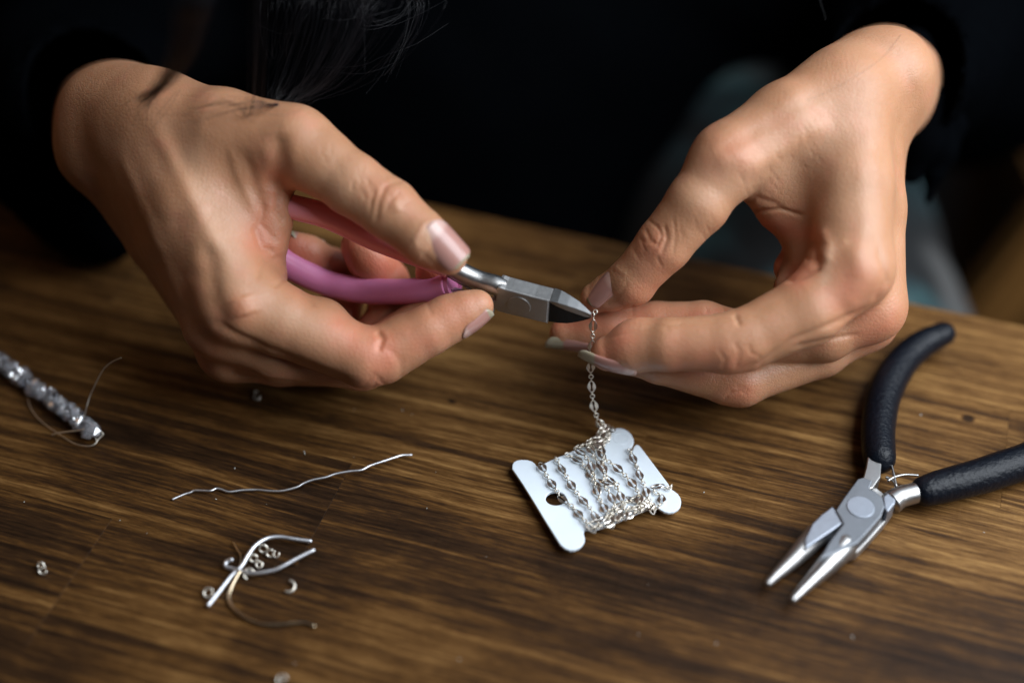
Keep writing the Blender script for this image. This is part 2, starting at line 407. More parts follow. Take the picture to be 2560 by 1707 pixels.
def dist_poly(P, poly):
    best = np.full(len(P), 1e9); tt = np.zeros(len(P)); L = len(poly) - 1
    for i in range(L):
        a, b = np.array(poly[i], float), np.array(poly[i + 1], float); ba = b - a
        t = np.clip(((P - a) @ ba) / max(ba @ ba, 1e-9), 0, 1); d = np.linalg.norm(P - a - t[:, None] * ba, axis=1)
        m = d < best; best[m] = d[m]; tt[m] = (i + t[m]) / L
    return best, tt
def quad_mesh(name, verts, F, attrs):
    me = bpy.data.meshes.new(name)
    me.vertices.add(len(verts)); me.vertices.foreach_set('co', verts.astype(np.float32).ravel())
    me.loops.add(F.size); me.loops.foreach_set('vertex_index', F.astype(np.int32).ravel())
    me.polygons.add(len(F)); me.polygons.foreach_set('loop_start', (np.arange(len(F)) * 4).astype(np.int32))
    me.update(calc_edges=True); me.validate()
    me.polygons.foreach_set('use_smooth', np.ones(len(me.polygons), bool))
    for k, v in attrs.items():
        a = me.attributes.new(k, 'FLOAT', 'POINT'); a.data.foreach_set('value', v.astype(np.float32))
    return me
def value_noise(v, scale, seed):
    r = np.random.default_rng(seed); G = r.random((32, 32, 32)); q = v / scale; i = np.floor(q).astype(int); f = q - i; f = f * f * (3 - 2 * f)
    out = 0
    for a in (0, 1):
        for b in (0, 1):
            for c in (0, 1):
                wgt = (f[:, 0] if a else 1 - f[:, 0]) * (f[:, 1] if b else 1 - f[:, 1]) * (f[:, 2] if c else 1 - f[:, 2])
                out = out + wgt * G[(i[:, 0] + a) % 32, (i[:, 1] + b) % 32, (i[:, 2] + c) % 32]
    return out
def build_hand(hand, strokes, reds, pales, h=0.5):
    v, F = nets(hand.f, hand.lo, hand.hi, h)
    nrm = grad(hand.f, v); P = project(v); dep = -v[:, 2] - F0
    view = -v / np.linalg.norm(v, axis=1, keepdims=True); face = np.clip((nrm * view).sum(1) * 4 + 0.3, 0, 1)
    wob = np.stack([value_noise(v, 3.0, 1) - .5, value_noise(v, 3.0, 2) - .5], 1) * 3.5
    disp = (value_noise(v, 9, 5) - .5) * 0.35 + (value_noise(v, 3.5, 6) - .5) * 0.10
    for s in strokes:
        poly, wd, amt = s[0], s[1], s[2]; dr = s[3] if len(s) > 3 else (-60, 60)
        d, t = dist_poly(P + wob * min(1, wd / 8), poly)
        tap = np.clip(np.minimum(t, 1 - t) * 6 + 0.15, 0, 1) if wd < 30 and len(poly) > 1 else 1
        g = np.exp(-(d / wd) ** 2) * tap * face * ((dep > dr[0]) & (dep < dr[1]))
        disp += amt * g * (0.55 if wd < 10 and abs(amt) > 0.2 else 0.8)
    v = v + nrm * disp[:, None]
    red = np.zeros(len(v)); pale = np.zeros(len(v))
    for arr, lst in ((red, reds), (pale, pales)):
        for s in lst:
            d, t = dist_poly(P, s[0] if len(s[0]) > 1 else [s[0][0], (s[0][0][0] + 1, s[0][0][1])])
            dr = s[3] if len(s) > 3 else (-80, 80)
            arr += s[2] * np.exp(-(d / s[1]) ** 2) * ((dep > dr[0]) & (dep < dr[1]))
    n = value_noise(v, 4, 9); red = red * (0.6 + 0.8 * n)
    return cam2world(v), F, {'red': np.clip(red, 0, 1.2), 'pale': np.clip(pale, 0, 1)}
def nail(parent, hand, base, tip, nvec, W, free=0.15, lift=0.38, tipw=0.92, curve=None, fit=False):
    """base/tip: (px,py,d) of the nail's middle line, nvec its outward normal (camera axes), W half width in mm"""
    A, Bp = C(*base), C(*tip); ax = Bp - A; L = np.linalg.norm(ax); ax /= L
    n = np.array(nvec, float); n -= ax * (n @ ax); n /= np.linalg.norm(n); sd = np.cross(ax, n)
    nu, nv = 13, 17; U, Vv = np.meshgrid(np.linspace(-1, 1, nu), np.linspace(0, 1, nv), indexing='ij')
    wv = np.where(Vv < 0.28, np.sqrt(np.clip(1 - ((0.28 - Vv) / 0.28) ** 2 * 0.90, 0, 1)), 1.0)
    te = 0.16; wv = wv * np.where(Vv > 1 - te, np.sqrt(np.clip(1 - ((Vv - 1 + te) / te) ** 2 * 0.75, 0, 1)), 1.0) * (1 + (tipw - 1) * Vv)
    X = (U * wv * W).ravel(); Y = (Vv * L).ravel()
    S = A + np.outer(Y, ax) + np.outer(X, sd)
    yy = np.linspace(0, 1, nv) * L; Sc = A + np.outer(yy, ax); hc = np.full(nv, 12.0); alive = np.ones(nv, bool)
    for _ in range(80):                                            # walk in from outside along the nail's middle line
        d = hand.f((Sc + n * hc[:, None]).astype(np.float32)); hc = np.where(alive, hc - np.clip(d, -0.3, 1.0) * 0.8, hc); alive &= hc > -9
    ok = (np.abs(hand.f((Sc + n * hc[:, None]).astype(np.float32))) < 0.2) & (yy < L * (1 - free))
    x, y = X / W, Y / L
    co = np.polyfit(yy[ok], hc[ok], 1) if ok.sum() > 3 else np.array([0, 4.0])
    Rn = W * (curve or 1.12)
    H = np.polyval(co, Y) - 0.35 * (2 * y - 1) ** 2 - (Rn - np.sqrt(np.maximum(Rn ** 2 - X ** 2, 0))) + lift - 0.15
    if fit:                                                        # follow the finger's own surface instead of a cylinder
        hg = np.full(len(X), 9.0); al = np.ones(len(X), bool)
        for _ in range(60):
            d = hand.f((S + n * hg[:, None]).astype(np.float32)); hg = np.where(al, hg - np.clip(d, -0.3, 1.0) * 0.8, hg); al &= hg > -9
        o2 = (np.abs(hand.f((S + n * hg[:, None]).astype(np.float32))) < 0.2) & (Y < L * (1 - free)) & (np.abs(hg) < 9)
        Mx = np.stack([np.ones_like(x), x, x * x, y, y * y, x * x * y, x ** 4], 1)
        if o2.sum() > 20: c2 = np.linalg.lstsq(Mx[o2], hg[o2], rcond=None)[0]; c2[4] = min(c2[4], 0.0); H = Mx @ c2 + lift - 0.10 * np.abs(x) ** 3
    top = S + n * H[:, None]; bot = top - n * 0.45
    ring = [i * nv for i in range(nu)] + [(nu - 1) * nv + j for j in range(1, nv)] + [i * nv + nv - 1 for i in range(nu - 2, -1, -1)] + [j for j in range(nv - 2, 0, -1)]
    Vs = cam2world(np.concatenate([top, bot])); M = nu * nv; Fc = []
    for i in range(nu - 1):
        for j in range(nv - 1):
            a = i * nv + j; q = (a, a + nv, a + nv + 1, a + 1); Fc.append(q); Fc.append(tuple(M + k for k in reversed(q)))
    for a, b in zip(ring, ring[1:] + ring[:1]): Fc.append((a, a + M, b + M, b) )
    me = mesh_of(Vs, Fc); bm = bmesh.new(); bm.from_mesh(me); bmesh.ops.recalc_face_normals(bm, faces=bm.faces); bm.to_mesh(me); bm.free()
    at = me.attributes.new('v', 'FLOAT', 'POINT')
    fr = 1 - free; vv = np.where(y < fr - 0.03, y / fr * 0.76, np.where(y > fr + 0.0, 0.82 + (y - fr) / max(free, .01) * 0.18, 0.79))
    vv = vv + 0.06 * x * x * (y < 0.4)
    at.data.foreach_set('value', np.concatenate([vv, vv]).astype(np.float32))
    return link("fingernail", me, M_NAIL, parent)

person = empty("person", D(1280, 100, 200), "person in a black long sleeved top with hanging dark hair, cutting a silver chain", "person")

# the hand that holds the cutters (left in the picture)
H1 = Hand(
    palm=[
        ([(268, 288, 22, 15.2), (262, 292, 75, 16.5), (250, 300, 150, 18)], 6),        # forearm going back to the sleeve
        ([(350, 288, 14, 15), (310, 285, 60, 16)], 8),
        ([(252, 378, 24, 12.5), (250, 372, 80, 15)], 8),
        ([(400, 330, 8, 14), (485, 520, 0, 12.6), (598, 755, -5, 12.0)], 8),            # metacarpals
        ([(345, 350, 12, 13), (455, 585, 6, 11), (552, 803, 5, 10.8)], 6),
        ([(300, 360, 22, 12.5), (442, 605, 18, 10.5), (575, 868, 18, 9.8)], 6),
        ([(258, 375, 30, 12), (400, 600, 31, 9.6), (580, 870, 31, 9.0)], 6),
        ([(420, 300, 8, 12), (560, 338, 0, 13.2), (735, 362, -6, 10.8)], 9),            # thumb metacarpal
        ([(560, 410, 8, 13), (600, 520, 6, 12.5)], 9),                                 # thenar and web
        ([(600, 560, 8, 12), (640, 690, 6, 9)], 8),
        ([(655, 435, 0, 8.0), (672, 505, 1, 6.0)], 7),
        ([(680, 560, 2, 5.6), (668, 600, 2, 6.0)], 3),                                  # folds of the web
        ([(655, 615, 4, 5.2), (650, 640, 5, 5.0)], 2.5),
    ],
    fingers=[
        dict(pts=[(735, 362, -6, 10.8), (808, 409, -8, 9.8), (882, 461, -10, 9.2), (974, 522, -12, 8.9), (1052, 588, -14, 7.6), (1122, 640, -14, 5.6)], root=2, kr=6, pads=[(1078, 612, -11, 6.7)]),
        dict(pts=[(598, 755, -5, 11.8), (700, 800, -4, 10.6), (910, 893, -4, 8.9), (955, 886, -3, 8.8), (1070, 826, -3, 7.5), (1165, 778, -2, 6.1), (1192, 767, -2, 5.2)], root=3, kr=5, pads=[(1120, 795, -1, 6.8), (1010, 850, 0, 7.6), (800, 818, -1, 9)]),
        dict(pts=[(552, 803, 5, 10.6), (700, 875, 9, 9.6), (905, 905, 13, 8.6), (1085, 790, 18, 7.6), (1098, 700, 17, 7.0), (1088, 676, 15, 6.2)], root=3, kr=5),
        dict(pts=[(575, 870, 18, 9.8), (700, 893, 22, 9.0), (900, 905, 26, 8.0), (985, 780, 31, 7.8), (965, 705, 28, 7.5), (902, 615, 20, 6.3)], root=3, kr=5, pads=[(925, 650, 22, 6.8)]),
        dict(pts=[(585, 872, 31, 9), (720, 885, 33, 8), (840, 880, 38, 7), (860, 730, 38, 6.6), (835, 672, 32, 6.4), (735, 622, 24, 5.4)], root=3, kr=5, pads=[(770, 635, 26, 5.8)]),
    ])
# the hand that holds the chain (right in the picture)
H2 = Hand(
    palm=[
        ([(2212, 188, 16, 14.8), (2225, 195, 60, 16.0), (2238, 200, 150, 18)], 6),
        ([(2142, 208, 14, 12.8), (2165, 205, 60, 15)], 8),
        ([(2220, 272, 22, 10.3), (2232, 252, 80, 14)], 8),
        ([(2118, 260, 4, 12.5), (2128, 460, -3, 11.6), (2130, 668, -9, 11.6)], 8),
        ([(2155, 275, 14, 12), (2165, 520, 10, 11.2), (2172, 765, 6, 10.6)], 6),
        ([(2175, 290, 24, 11), (2170, 560, 22, 10.2), (2160, 795, 20, 9.8)], 6),
        ([(2175, 320, 34, 11), (2150, 600, 34, 10.2), (2120, 815, 34, 9.4)], 6),
        ([(2090, 238, 6, 12.6), (1970, 308, 0, 12), (1820, 400, -4, 10.2)], 9),
        ([(2040, 370, 9, 12.8), (2012, 480, 10, 12.2)], 9),
        ([(1900, 438, 6, 8.3), (1955, 515, 9, 6.5), (2050, 560, 10, 9)], 8),
        ([(2050, 620, 8, 10), (2040, 690, 4, 8)], 7),
        ([(2000, 640, 16, 5.0), (1978, 670, 14, 5.0)], 2.5),
        ([(1988, 702, 8, 5.2), (1978, 720, 6, 5.0)], 2.5),
    ],
    fingers=[
        dict(pts=[(1820, 400, -4, 10.2), (1745, 508, -4, 9.3), (1660, 612, 0, 8.3), (1583, 700, 6, 7.3), (1528, 730, 11, 6.0), (1490, 745, 13, 4.9)], root=2, kr=6, pads=[(1575, 712, 8, 6.6)]),
        dict(pts=[(2130, 672, -9, 11.5), (2020, 775, -10, 10.5), (1862, 850, -10, 9.0), (1820, 858, -10, 8.8), (1670, 862, -7, 7.9), (1575, 870, -3, 7.3), (1521, 883, -1, 5.4)], root=3, kr=5, pads=[(1600, 855, -3, 7.4)]),
        dict(pts=[(2172, 765, 6, 10.4), (2060, 830, 6, 9.0), (1880, 850, 10, 8.2), (1760, 812, 15, 7.4), (1640, 812, 19, 7.2), (1480, 824, 23, 7.2), (1415, 834, 23, 5.2)], root=3, kr=5, pads=[(1530, 812, 21, 6.8)]),
        dict(pts=[(2160, 795, 20, 9.8), (2050, 875, 17, 8.4), (1852, 950, 12, 8.0), (1820, 948, 12, 7.8), (1650, 905, 10, 6.6), (1530, 880, 14, 5.5)], root=3, kr=5),
        dict(pts=[(2120, 815, 34, 9.2), (1990, 895, 34, 7.5), (1860, 930, 33, 6.8), (1720, 900, 30, 6.2), (1640, 880, 28, 5.6)], root=3, kr=5),
    ])
exec_strokes = True
S1 = [  # poly, width px, amount mm (+ out, - in), depth range
    ([(380, 300), (470, 480), (560, 650)], 22, 0.9), ([(300, 380), (390, 600), (470, 790)], 16, 0.8), ([(250, 420), (340, 600), (440, 780)], 14, 0.6),
    ([(520, 640), (530, 740), (550, 800)], 30, -1.6), ([(440, 560), (470, 680)], 30, -0.9), ([(600, 740), (615, 790)], 28, 1.2),
    ([(518, 805), (640, 860), (760, 912), (911, 967)], 11, -1.0), ([(570, 930), (650, 948), (760, 960)], 6, -0.7),
    ([(690, 330), (700, 420), (685, 480)], 26, -1.6), ([(610, 380), (640, 470), (660, 540)], 14, -0.6), ([(575, 370), (600, 450), (640, 530)], 12, 0.4),
    ([(700, 470), (690, 530), (712, 560)], 9, -0.9), ([(660, 500), (650, 560), (700, 610)], 8, -0.7), ([(635, 560), (655, 620), (690, 632)], 9, -0.9),
    ([(640, 700), (660, 655), (710, 640)], 7, -0.7), ([(680, 720), (720, 690), (740, 680)], 6, -0.6), ([(790, 768), (760, 740), (745, 700)], 7, -0.6),
    ([(945, 880), (955, 845), (940, 825)], 8, -1.3, (-30, 4)), ([(960, 860), (1000, 900), (1005, 960)], 9, -0.4),
    ([(938, 560), (948, 500), (965, 460)], 6, -0.75), ([(955, 470), (985, 455), (1010, 450)], 5, -0.45), ([(925, 520), (940, 470)], 5, -0.3), ([(965, 530), (975, 500), (1000, 480)], 4, -0.3),
    ([(915, 440), (930, 480), (925, 540)], 5, -0.35), ([(1000, 520), (1030, 500)], 4, -0.25), ([(900, 470), (915, 500)], 4, -0.25), ([(985, 500), (1000, 530)], 14, 0.5),
    ([(1045, 625), (1038, 600), (1060, 560), (1085, 545)], 7, 0.5), ([(1050, 625), (1090, 668), (1125, 690)], 6, -0.35),
    ([(905, 970), (935, 935), (960, 955)], 6, -0.3), ([(920, 990), (945, 950), (975, 970)], 5, -0.3), ([(1060, 640), (1020, 610)], 20, 0.4),
    ([(1066, 750), (1080, 790)], 5, -0.3, (-30, 4)), ([(960, 700), (1000, 690)], 10, 0.2),
]
for k in range(16):   # fine lines over the thumb's knuckle and along its back
    a = random.uniform(0, 1); x = 800 + 200 * a; y = 345 + 150 * a + random.uniform(-20, 60)
    S1.append(([(x, y), (x + random.uniform(-8, 14), y + random.uniform(18, 40))], 3.2, -0.14))
R1 = [([(690, 420), (680, 500), (640, 600)], 45, .45), ([(680, 600), (760, 720)], 40, .35), ([(850, 830), (930, 860)], 50, .6, (-30, 5)), ([(930, 960), (950, 930)], 40, .5, (-30, 12)),
      ([(600, 780)], 40, .35), ([(1000, 640), (1080, 680)], 30, .4), ([(1000, 870), (1150, 780)], 50, .45, (-30, 5)), ([(735, 622), (800, 660)], 45, 1.0, (12, 60)), ([(880, 600), (960, 680)], 45, 1.0, (12, 60)),
      ([(1050, 680)], 60, 1.0, (8, 60)), ([(900, 800)], 80, .9, (8, 60)), ([(940, 480)], 40, .3), ([(520, 880), (500, 900)], 50, .25)]
L1 = [([(480, 400), (580, 700)], 40, .35), ([(840, 430), (900, 560)], 50, .25), ([(1060, 600)], 30, .3), ([(700, 790), (830, 850)], 35, .3)]
S2 = [
    ([(2080, 300), (1960, 370), (1850, 440)], 24, 0.9), ([(2150, 380), (2165, 540), (2150, 640)], 24, 0.35), ([(2200, 330), (2225, 520), (2240, 620)], 16, -0.3),
    ([(2020, 440), (2000, 500), (1990, 560)], 62, -0.7), ([(2060, 230), (1960, 290), (1850, 350), (1790, 385)], 22, -0.7), ([(1815, 400), (1850, 390)], 30, 0.7),
    ([(1830, 540), (1890, 495), (1960, 520)], 9, -0.8), ([(1860, 533), (1950, 524), (2010, 540)], 5, -1.2), ([(2052, 570), (2072, 610), (2068, 660)], 14, 0.7), ([(2028, 600), (2038, 640), (2045, 670)], 12, -1.0),
    ([(1960, 705), (2010, 690), (2055, 668)], 7, -1.5), ([(2010, 650), (2040, 640)], 8, -1.0), ([(2140, 640), (2160, 700), (2130, 745)], 30, 1.0), ([(2195, 610), (2215, 700), (2180, 760)], 9, -0.9), ([(2050, 640), (2120, 600)], 12, 0.35),
    ([(2190, 760), (2080, 810), (1980, 850), (1900, 910), (1850, 925)], 8, -1.0), ([(2150, 835), (2060, 850), (1980, 870)], 6, -0.9),
    ([(1660, 560), (1668, 600), (1650, 640)], 5, -0.7), ([(1640, 560), (1655, 590), (1640, 620)], 4, -0.55), ([(1612, 570), (1625, 600), (1640, 610)], 4, -0.6), ([(1600, 600), (1640, 610)], 4, -0.4), ([(1620, 550), (1645, 570)], 4, -0.45),
    ([(1600, 590), (1612, 630)], 4, -0.35), ([(1680, 540), (1690, 590), (1680, 640)], 4, -0.35), ([(1580, 620), (1600, 650)], 4, -0.25), ([(1640, 640), (1655, 670)], 4, -0.4), ([(1700, 560), (1705, 600)], 4, -0.2),
    ([(1625, 590)], 18, 0.4), ([(1570, 705), (1550, 735), (1510, 765)], 6, -0.3), ([(1534, 665), (1568, 690)], 6, 0.35),
    ([(1838, 785), (1843, 800), (1850, 815)], 6, -0.8, (-40, 0)), ([(1665, 815), (1670, 830)], 5, -0.3, (-40, 0)), ([(1795, 870), (1812, 900), (1806, 925)], 6, -0.3, (-40, 0)), ([(1835, 850), (1848, 880), (1840, 925)], 6, -0.3, (-40, 0)), ([(1870, 860), (1880, 890)], 5, -0.4, (-40, 0)), ([(1880, 880), (1905, 900)], 5, -0.3, (-40, 0)),
    ([(1820, 985), (1850, 975), (1870, 990)], 4, -0.4), ([(1835, 965), (1858, 970), (1880, 985)], 4, -0.35), ([(1810, 1000), (1830, 975)], 4, -0.3), ([(1880, 790), (1770, 803), (1640, 815), (1500, 850)], 5, -0.4),
    ([(1580, 762), (1583, 790)], 4, -0.3, (3, 40)), ([(1765, 768), (1768, 782)], 4, -0.4, (3, 40)), ([(1808, 765), (1812, 785)], 4, -0.5, (3, 40)),
]
for k in range(40):
    a = random.uniform(0, 1); x = 2050 - 330 * a; y = 330 + 240 * a + random.uniform(-60, 60)
    S2.append(([(x, y), (x + random.uniform(4, 16), y + random.uniform(14, 30))], 3.0, -0.12))
R2 = [([(2140, 700), (2120, 740)], 55, .5), ([(2000, 690), (2050, 650)], 34, .5), ([(1900, 560), (2040, 590)], 26, .6), ([(1600, 750), (1700, 690)], 40, .35), ([(1400, 800), (1500, 800)], 45, .7, (2, 40)), ([(1560, 840), (1490, 880)], 50, .6, (-30, 2)),
      ([(1700, 900), (1850, 900)], 45, .45), ([(1840, 990), (1870, 980)], 30, .6), ([(2230, 800), (2180, 840)], 50, .5), ([(1800, 400), (1860, 380)], 50, .4), ([(1630, 600)], 40, .4), ([(1985, 690)], 30, .5), ([(1560, 800), (1800, 790)], 30, .5, (3, 40)), ([(1980, 560), (1960, 650)], 60, .7, (10, 60))]
L2 = [([(1750, 470), (1950, 420)], 60, .3), ([(2060, 300), (2130, 520)], 70, .25), ([(1900, 900), (2100, 860)], 30, .5, (8, 40)), ([(1540, 790)], 30, .3), ([(2080, 620), (2060, 700)], 14, .6)]
def make_hand(hand, S, Rr, L, label):
    v, F, at = build_hand(hand, S, Rr, L)
    o = link("hand", quad_mesh("hand", v, F, at), M_SKIN, person); o['label'] = label; return o
hand1 = make_hand(H1, S1, R1, L1, "hand gripping the pink handled cutters")
hand2 = make_hand(H2, S2, R2, L2, "hand pinching the silver chain")
nail(hand1, H1, (1062, 580, -14), (1152, 666, -14), (0.14, 0.30, 0.93), 5.3, 0.03, lift=0.85)
nail(hand1, H1, (1142, 812, -2), (1228, 771, -2), (0.25, -0.98, 0.28), 5.0, 0.12, lift=0.4, tipw=0.8, fit=True)
nail(hand1, H1, (800, 628, 28), (715, 596, 22), (-0.2, 0.9, 0.3), 4.0, 0.12, lift=0.15)
nail(hand1, H1, (948, 640, 24), (890, 578, 20), (0.55, 0.8, 0.1), 4.8, 0.15)
nail(hand2, H2, (1572, 705, 7), (1496, 764, 13), (-0.55, 0.50, 0.62), 5.0, 0.05)
nail(hand2, H2, (1500, 856, 22), (1362, 862, 22), (0.0, -0.93, 0.38), 4.8, 0.32, lift=0.4, tipw=0.72, fit=True)
nail(hand2, H2, (1590, 908, -3), (1445, 906, -3), (0.0, -0.88, 0.5), 4.9, 0.28, lift=0.5, tipw=0.68, fit=True)
# ------------------------------------------------------------------ the cutters in the left hand
def zz(x0, y0, s): return lambda x, y: (x0 + x / s, y0 + y / s)
aV = np.array([0.938, -0.345, 0.0]); aV /= np.linalg.norm(aV); upV = np.array([-aV[1], aV[0], 0]); viV = np.array([0, 0, 1.0])
bV = 0.66 * upV + 0.75 * viV; bV /= np.linalg.norm(bV); nV = np.cross(aV, bV)
O1 = C(1297, 764, 2.0) - nV * 3.0
def cut2(px, py, n0=3.0):                                          # picture point -> (a, b) in mm on the plane n = n0 of the cutters
    r = camdir(px, py); t = ((O1 + nV * n0) @ nV) / (r @ nV); q = r * t - O1; return np.array([q @ aV, q @ bV])
M1 = Matrix.Identity(4)
for i, ax in enumerate((aV, bV, nV)):
    wv = ROTN @ ax
    for j in range(3): M1[j][i] = wv[j]
M1.translation = Vector(cam2world(O1))
cutters = empty("wire_cutters", M1.translation, "small steel wire cutters with pink vinyl handles held in the left of the picture", "cutters")
cutters.matrix_basis = M1
def cpart(o):
    o.parent = cutters; o.matrix_parent_inverse = Matrix.Identity(4); return o
def cprism(name, pts, n1, n0, mat, bevel=0.00025, parent=None):
    ol = [cut2(*p, n0=n1) * 0.001 for p in pts]
    return cpart(prism(name, ol, (n1 - n0) * 0.001, mat, bevel=bevel, z=(n1 + n0) / 2 * 0.001))
def cloft(name, st, mat):
    V, Fc = [], []; m = len(st[0])
    for s in st:
        for (px, py, n1, nn) in s:                                 # traced where it shows at height n1, then placed at nn
            a, b = cut2(px, py, n1); V.append((a * .001, b * .001, nn * .001))
    for i in range(len(st) - 1):
        for k in range(m): Fc.append((i * m + k, i * m + (k + 1) % m, (i + 1) * m + (k + 1) % m, (i + 1) * m + k))
    Fc.append(tuple(range(m))); Fc.append(tuple(range((len(st) - 1) * m, len(st) * m)))
    me = mesh_of(V, Fc, False); bm = bmesh.new(); bm.from_mesh(me); bmesh.ops.recalc_face_normals(bm, faces=bm.faces)
    bmesh.ops.bevel(bm, geom=bm.edges[:], offset=0.00012, segments=1, affect='EDGES', clamp_overlap=True); bm.to_mesh(me); bm.free()
    return cpart(link(name, me, mat))
z5 = zz(1100, 640, 5.113)
cprism("pivot_body", [z5(*p) for p in ((705, 575), (712, 500), (718, 440), (724, 415), (740, 402), (768, 408), (830, 430), (1000, 475), (1200, 530), (1398, 578), (1374, 865), (1240, 835), (1100, 800), (860, 745), (740, 712), (690, 672), (640, 615), (668, 576))], 3.0, -3.0, M_STEELB, bevel=.0005)
up = []
for x, y, t, ly in ((1402, 578, 6.0, 604), (1500, 598, 5.6, 662), (1620, 634, 4.6, 712), (1750, 678, 3.4, 758), (1850, 716, 2.0, 792), (1930, 752, 0.9, 812)):
    up.append(((*z5(x, y), 3, 3.0), (*z5(x - (12 if x < 1900 else 0), ly), 3, 2.5), (*z5(x, ly), 3, 2.5 - t * .9), (*z5(x, y), 3, 3.0 - t)))
cloft("upper_jaw", up, M_STEEL)
lw = []
for x, y, t, by in ((1380, 600, 5.0, 866), (1500, 668, 4.8, 886), (1620, 718, 4.2, 892), (1750, 764, 3.0, 874), (1850, 797, 1.6, 850), (1915, 818, 0.8, 828)):
    lw.append(((*z5(x, y), 3, 2.3), (*z5(x - 8, by), 3, 2.0), (*z5(x - 8, by), 3, 2.0 - t), (*z5(x, y), 3, 2.3 - t)))
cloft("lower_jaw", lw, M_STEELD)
def cpath(pts, n0=0.0): return [Vector((*(cut2(x, y, n0) * 0.001), n0 * 0.001)) for x, y in pts]
def ctube(name, pts, rad, mat, n0=0.0, smooth=5, **k):
    P = [Vector(p) for p in catmull([tuple(v) for v in cpath(pts, n0)], smooth)]
    rr = rad if not hasattr(rad, '__len__') else list(np.interp(np.linspace(0, 1, len(P)), np.linspace(0, 1, len(rad)), rad))
    V, Fc = tube_vf(P, rr, **k); return cpart(link(name, mesh_of(V, Fc), mat))
ctube("lever_arm", [(1262, 722), (1236, 712), (1198, 701), (1152, 680), (1112, 652), (1075, 632)], [.0030, .0031, .0030, .0031, .0030, .0028], M_STEEL, 0, sides=24)
ctube("lever_arm", [(1240, 766), (1210, 756), (1178, 747), (1139, 738), (1095, 730)], [.0026, .0022, .0022, .0024, .0026], M_STEELB, 0, sides=20)
ctube("spring_leaf", [(1118, 690), (1150, 708), (1178, 724)], .00035, M_STEEL, 1.0, sides=8)
ctube("spring_leaf", [(1125, 727), (1160, 726), (1190, 726)], .00035, M_STEEL, 1.0, sides=8)
pv = cut2(*z5(1008, 634), 3.0) * .001
ring = [(pv[0] + .0037 * math.cos(a), pv[1] + .0037 * math.sin(a)) for a in np.linspace(0, 2 * math.pi, 40, endpoint=False)]
cpart(prism("rivet", ring, 0.0003, M_STEELB, bevel=0.00008, z=0.00312))
hs = ctube("handle_sleeve", [(1126, 714), (1086, 724), (1000, 729), (911, 727), (850, 716), (806, 704), (753, 679), (700, 648), (640, 600), (600, 560)],
      [.0042, .0040, .00405, .0041, .0041, .0041, .0043, .0044, .0044, .0044], M_PINKV, 0, sides=36, smooth=8)
hs['label'] = "magenta pink vinyl sleeve of the lower handle"
hs2 = ctube("handle_sleeve", [(1122, 672), (1085, 656), (1020, 630), (940, 598), (868, 563), (810, 538), (753, 523), (700, 512), (640, 505), (580, 505)],
      [.0028, .0031, .0035, .0037, .0038, .0038, .0038, .0038, .0036, .0035], M_PINKR, 0, sides=36, smooth=8)
hs2['label'] = "coral pink vinyl sleeve of the upper handle"
# the rolled mouth of the lower sleeve
mp_ = cpath([(1130, 715), (1112, 718)]); V, Fc = tube_vf([mp_[0] + (mp_[0] - mp_[1]) * 0.35, mp_[0], mp_[1]], [.0045, .0043, .0041], sides=36, cap=False); cpart(link("sleeve_lip", mesh_of(V, Fc), M_PINKV))

# ------------------------------------------------------------------ the black handled pliers lying on the table
z4 = zz(1880, 780, 2.063)
def t2(px, py, h): v = T(px, py, h); return (v.x, v.y)
c0 = T(*z4(560, 1005), 0)
pliers = empty("long_nose_pliers", c0, "open long nose pliers with black rubber handles lying on the table at the right", "pliers")
def keep(o, parent):
    o.parent = parent; o.matrix_parent_inverse = parent.matrix_basis.inverted(); return o
def pprism(name, pts, z1, z0, mat, bevel=0.0004): return keep(prism(name, [t2(*z4(*p), z1) for p in pts], (z1 - z0) * .001, mat, bevel=bevel, z=(z1 + z0) / 2000), pliers)
def ttube(name, pts, hh, rad, mat, parent, smooth=6, **k):
    hs_ = [hh] * len(pts) if not hasattr(hh, '__len__') else hh
    P = [Vector(p) for p in catmull([tuple(T(x, y, h)) for (x, y), h in zip(pts, hs_)], smooth)]
    rr = rad if not hasattr(rad, '__len__') else list(np.interp(np.linspace(0, 1, len(P)), np.linspace(0, 1, len(rad)), rad))
    V, Fc = tube_vf(P, rr, **k); return keep(link(name, mesh_of(V, Fc), mat), parent)
M_PLATE = metal("satin_plate", (0.28, 0.30, 0.33), 0.42, 0.5); M_FACET = metal("pale_facet", (0.46, 0.50, 0.57), 0.36, 0.5)
pprism("lever_plate", [(545, 858), (575, 850), (622, 868), (607, 908), (640, 925), (672, 955), (685, 1000), (668, 1050), (600, 1130), (545, 1188), (450, 1232), (352, 1268), (400, 1180), (470, 1090), (455, 1060), (432, 1020), (470, 960)], 9.6, 5.0, M_PLATE)
pprism("jaw_shoulder", [(415, 1000), (433, 1022), (456, 1062), (470, 1085), (275, 1218), (272, 1170), (310, 1090), (360, 1040)], 9.0, 3.6, M_FACET)
pprism("lever_root", [(676, 950), (718, 918), (742, 950), (738, 985), (700, 1030), (684, 1010)], 9.2, 3.2, M_FACET)
pprism("under_plate", [(440, 1010), (545, 880), (625, 890), (700, 950), (745, 975), (735, 1015), (680, 1090), (600, 1180), (540, 1240), (450, 1260), (400, 1240)], 5.0, 1.6, M_STEELB)
pprism("lever_arm", [(598, 735), (672, 742), (664, 850), (625, 905), (604, 912), (568, 868), (588, 800)], 8.8, 3.6, M_STEEL)
ttube("lever_arm", [z4(*p) for p in ((715, 985), (760, 955), (830, 935), (930, 912))], [6, 6.2, 6.5, 6.5], [.0036, .0033, .0032, .0034], M_STEEL, pliers, sides=20)
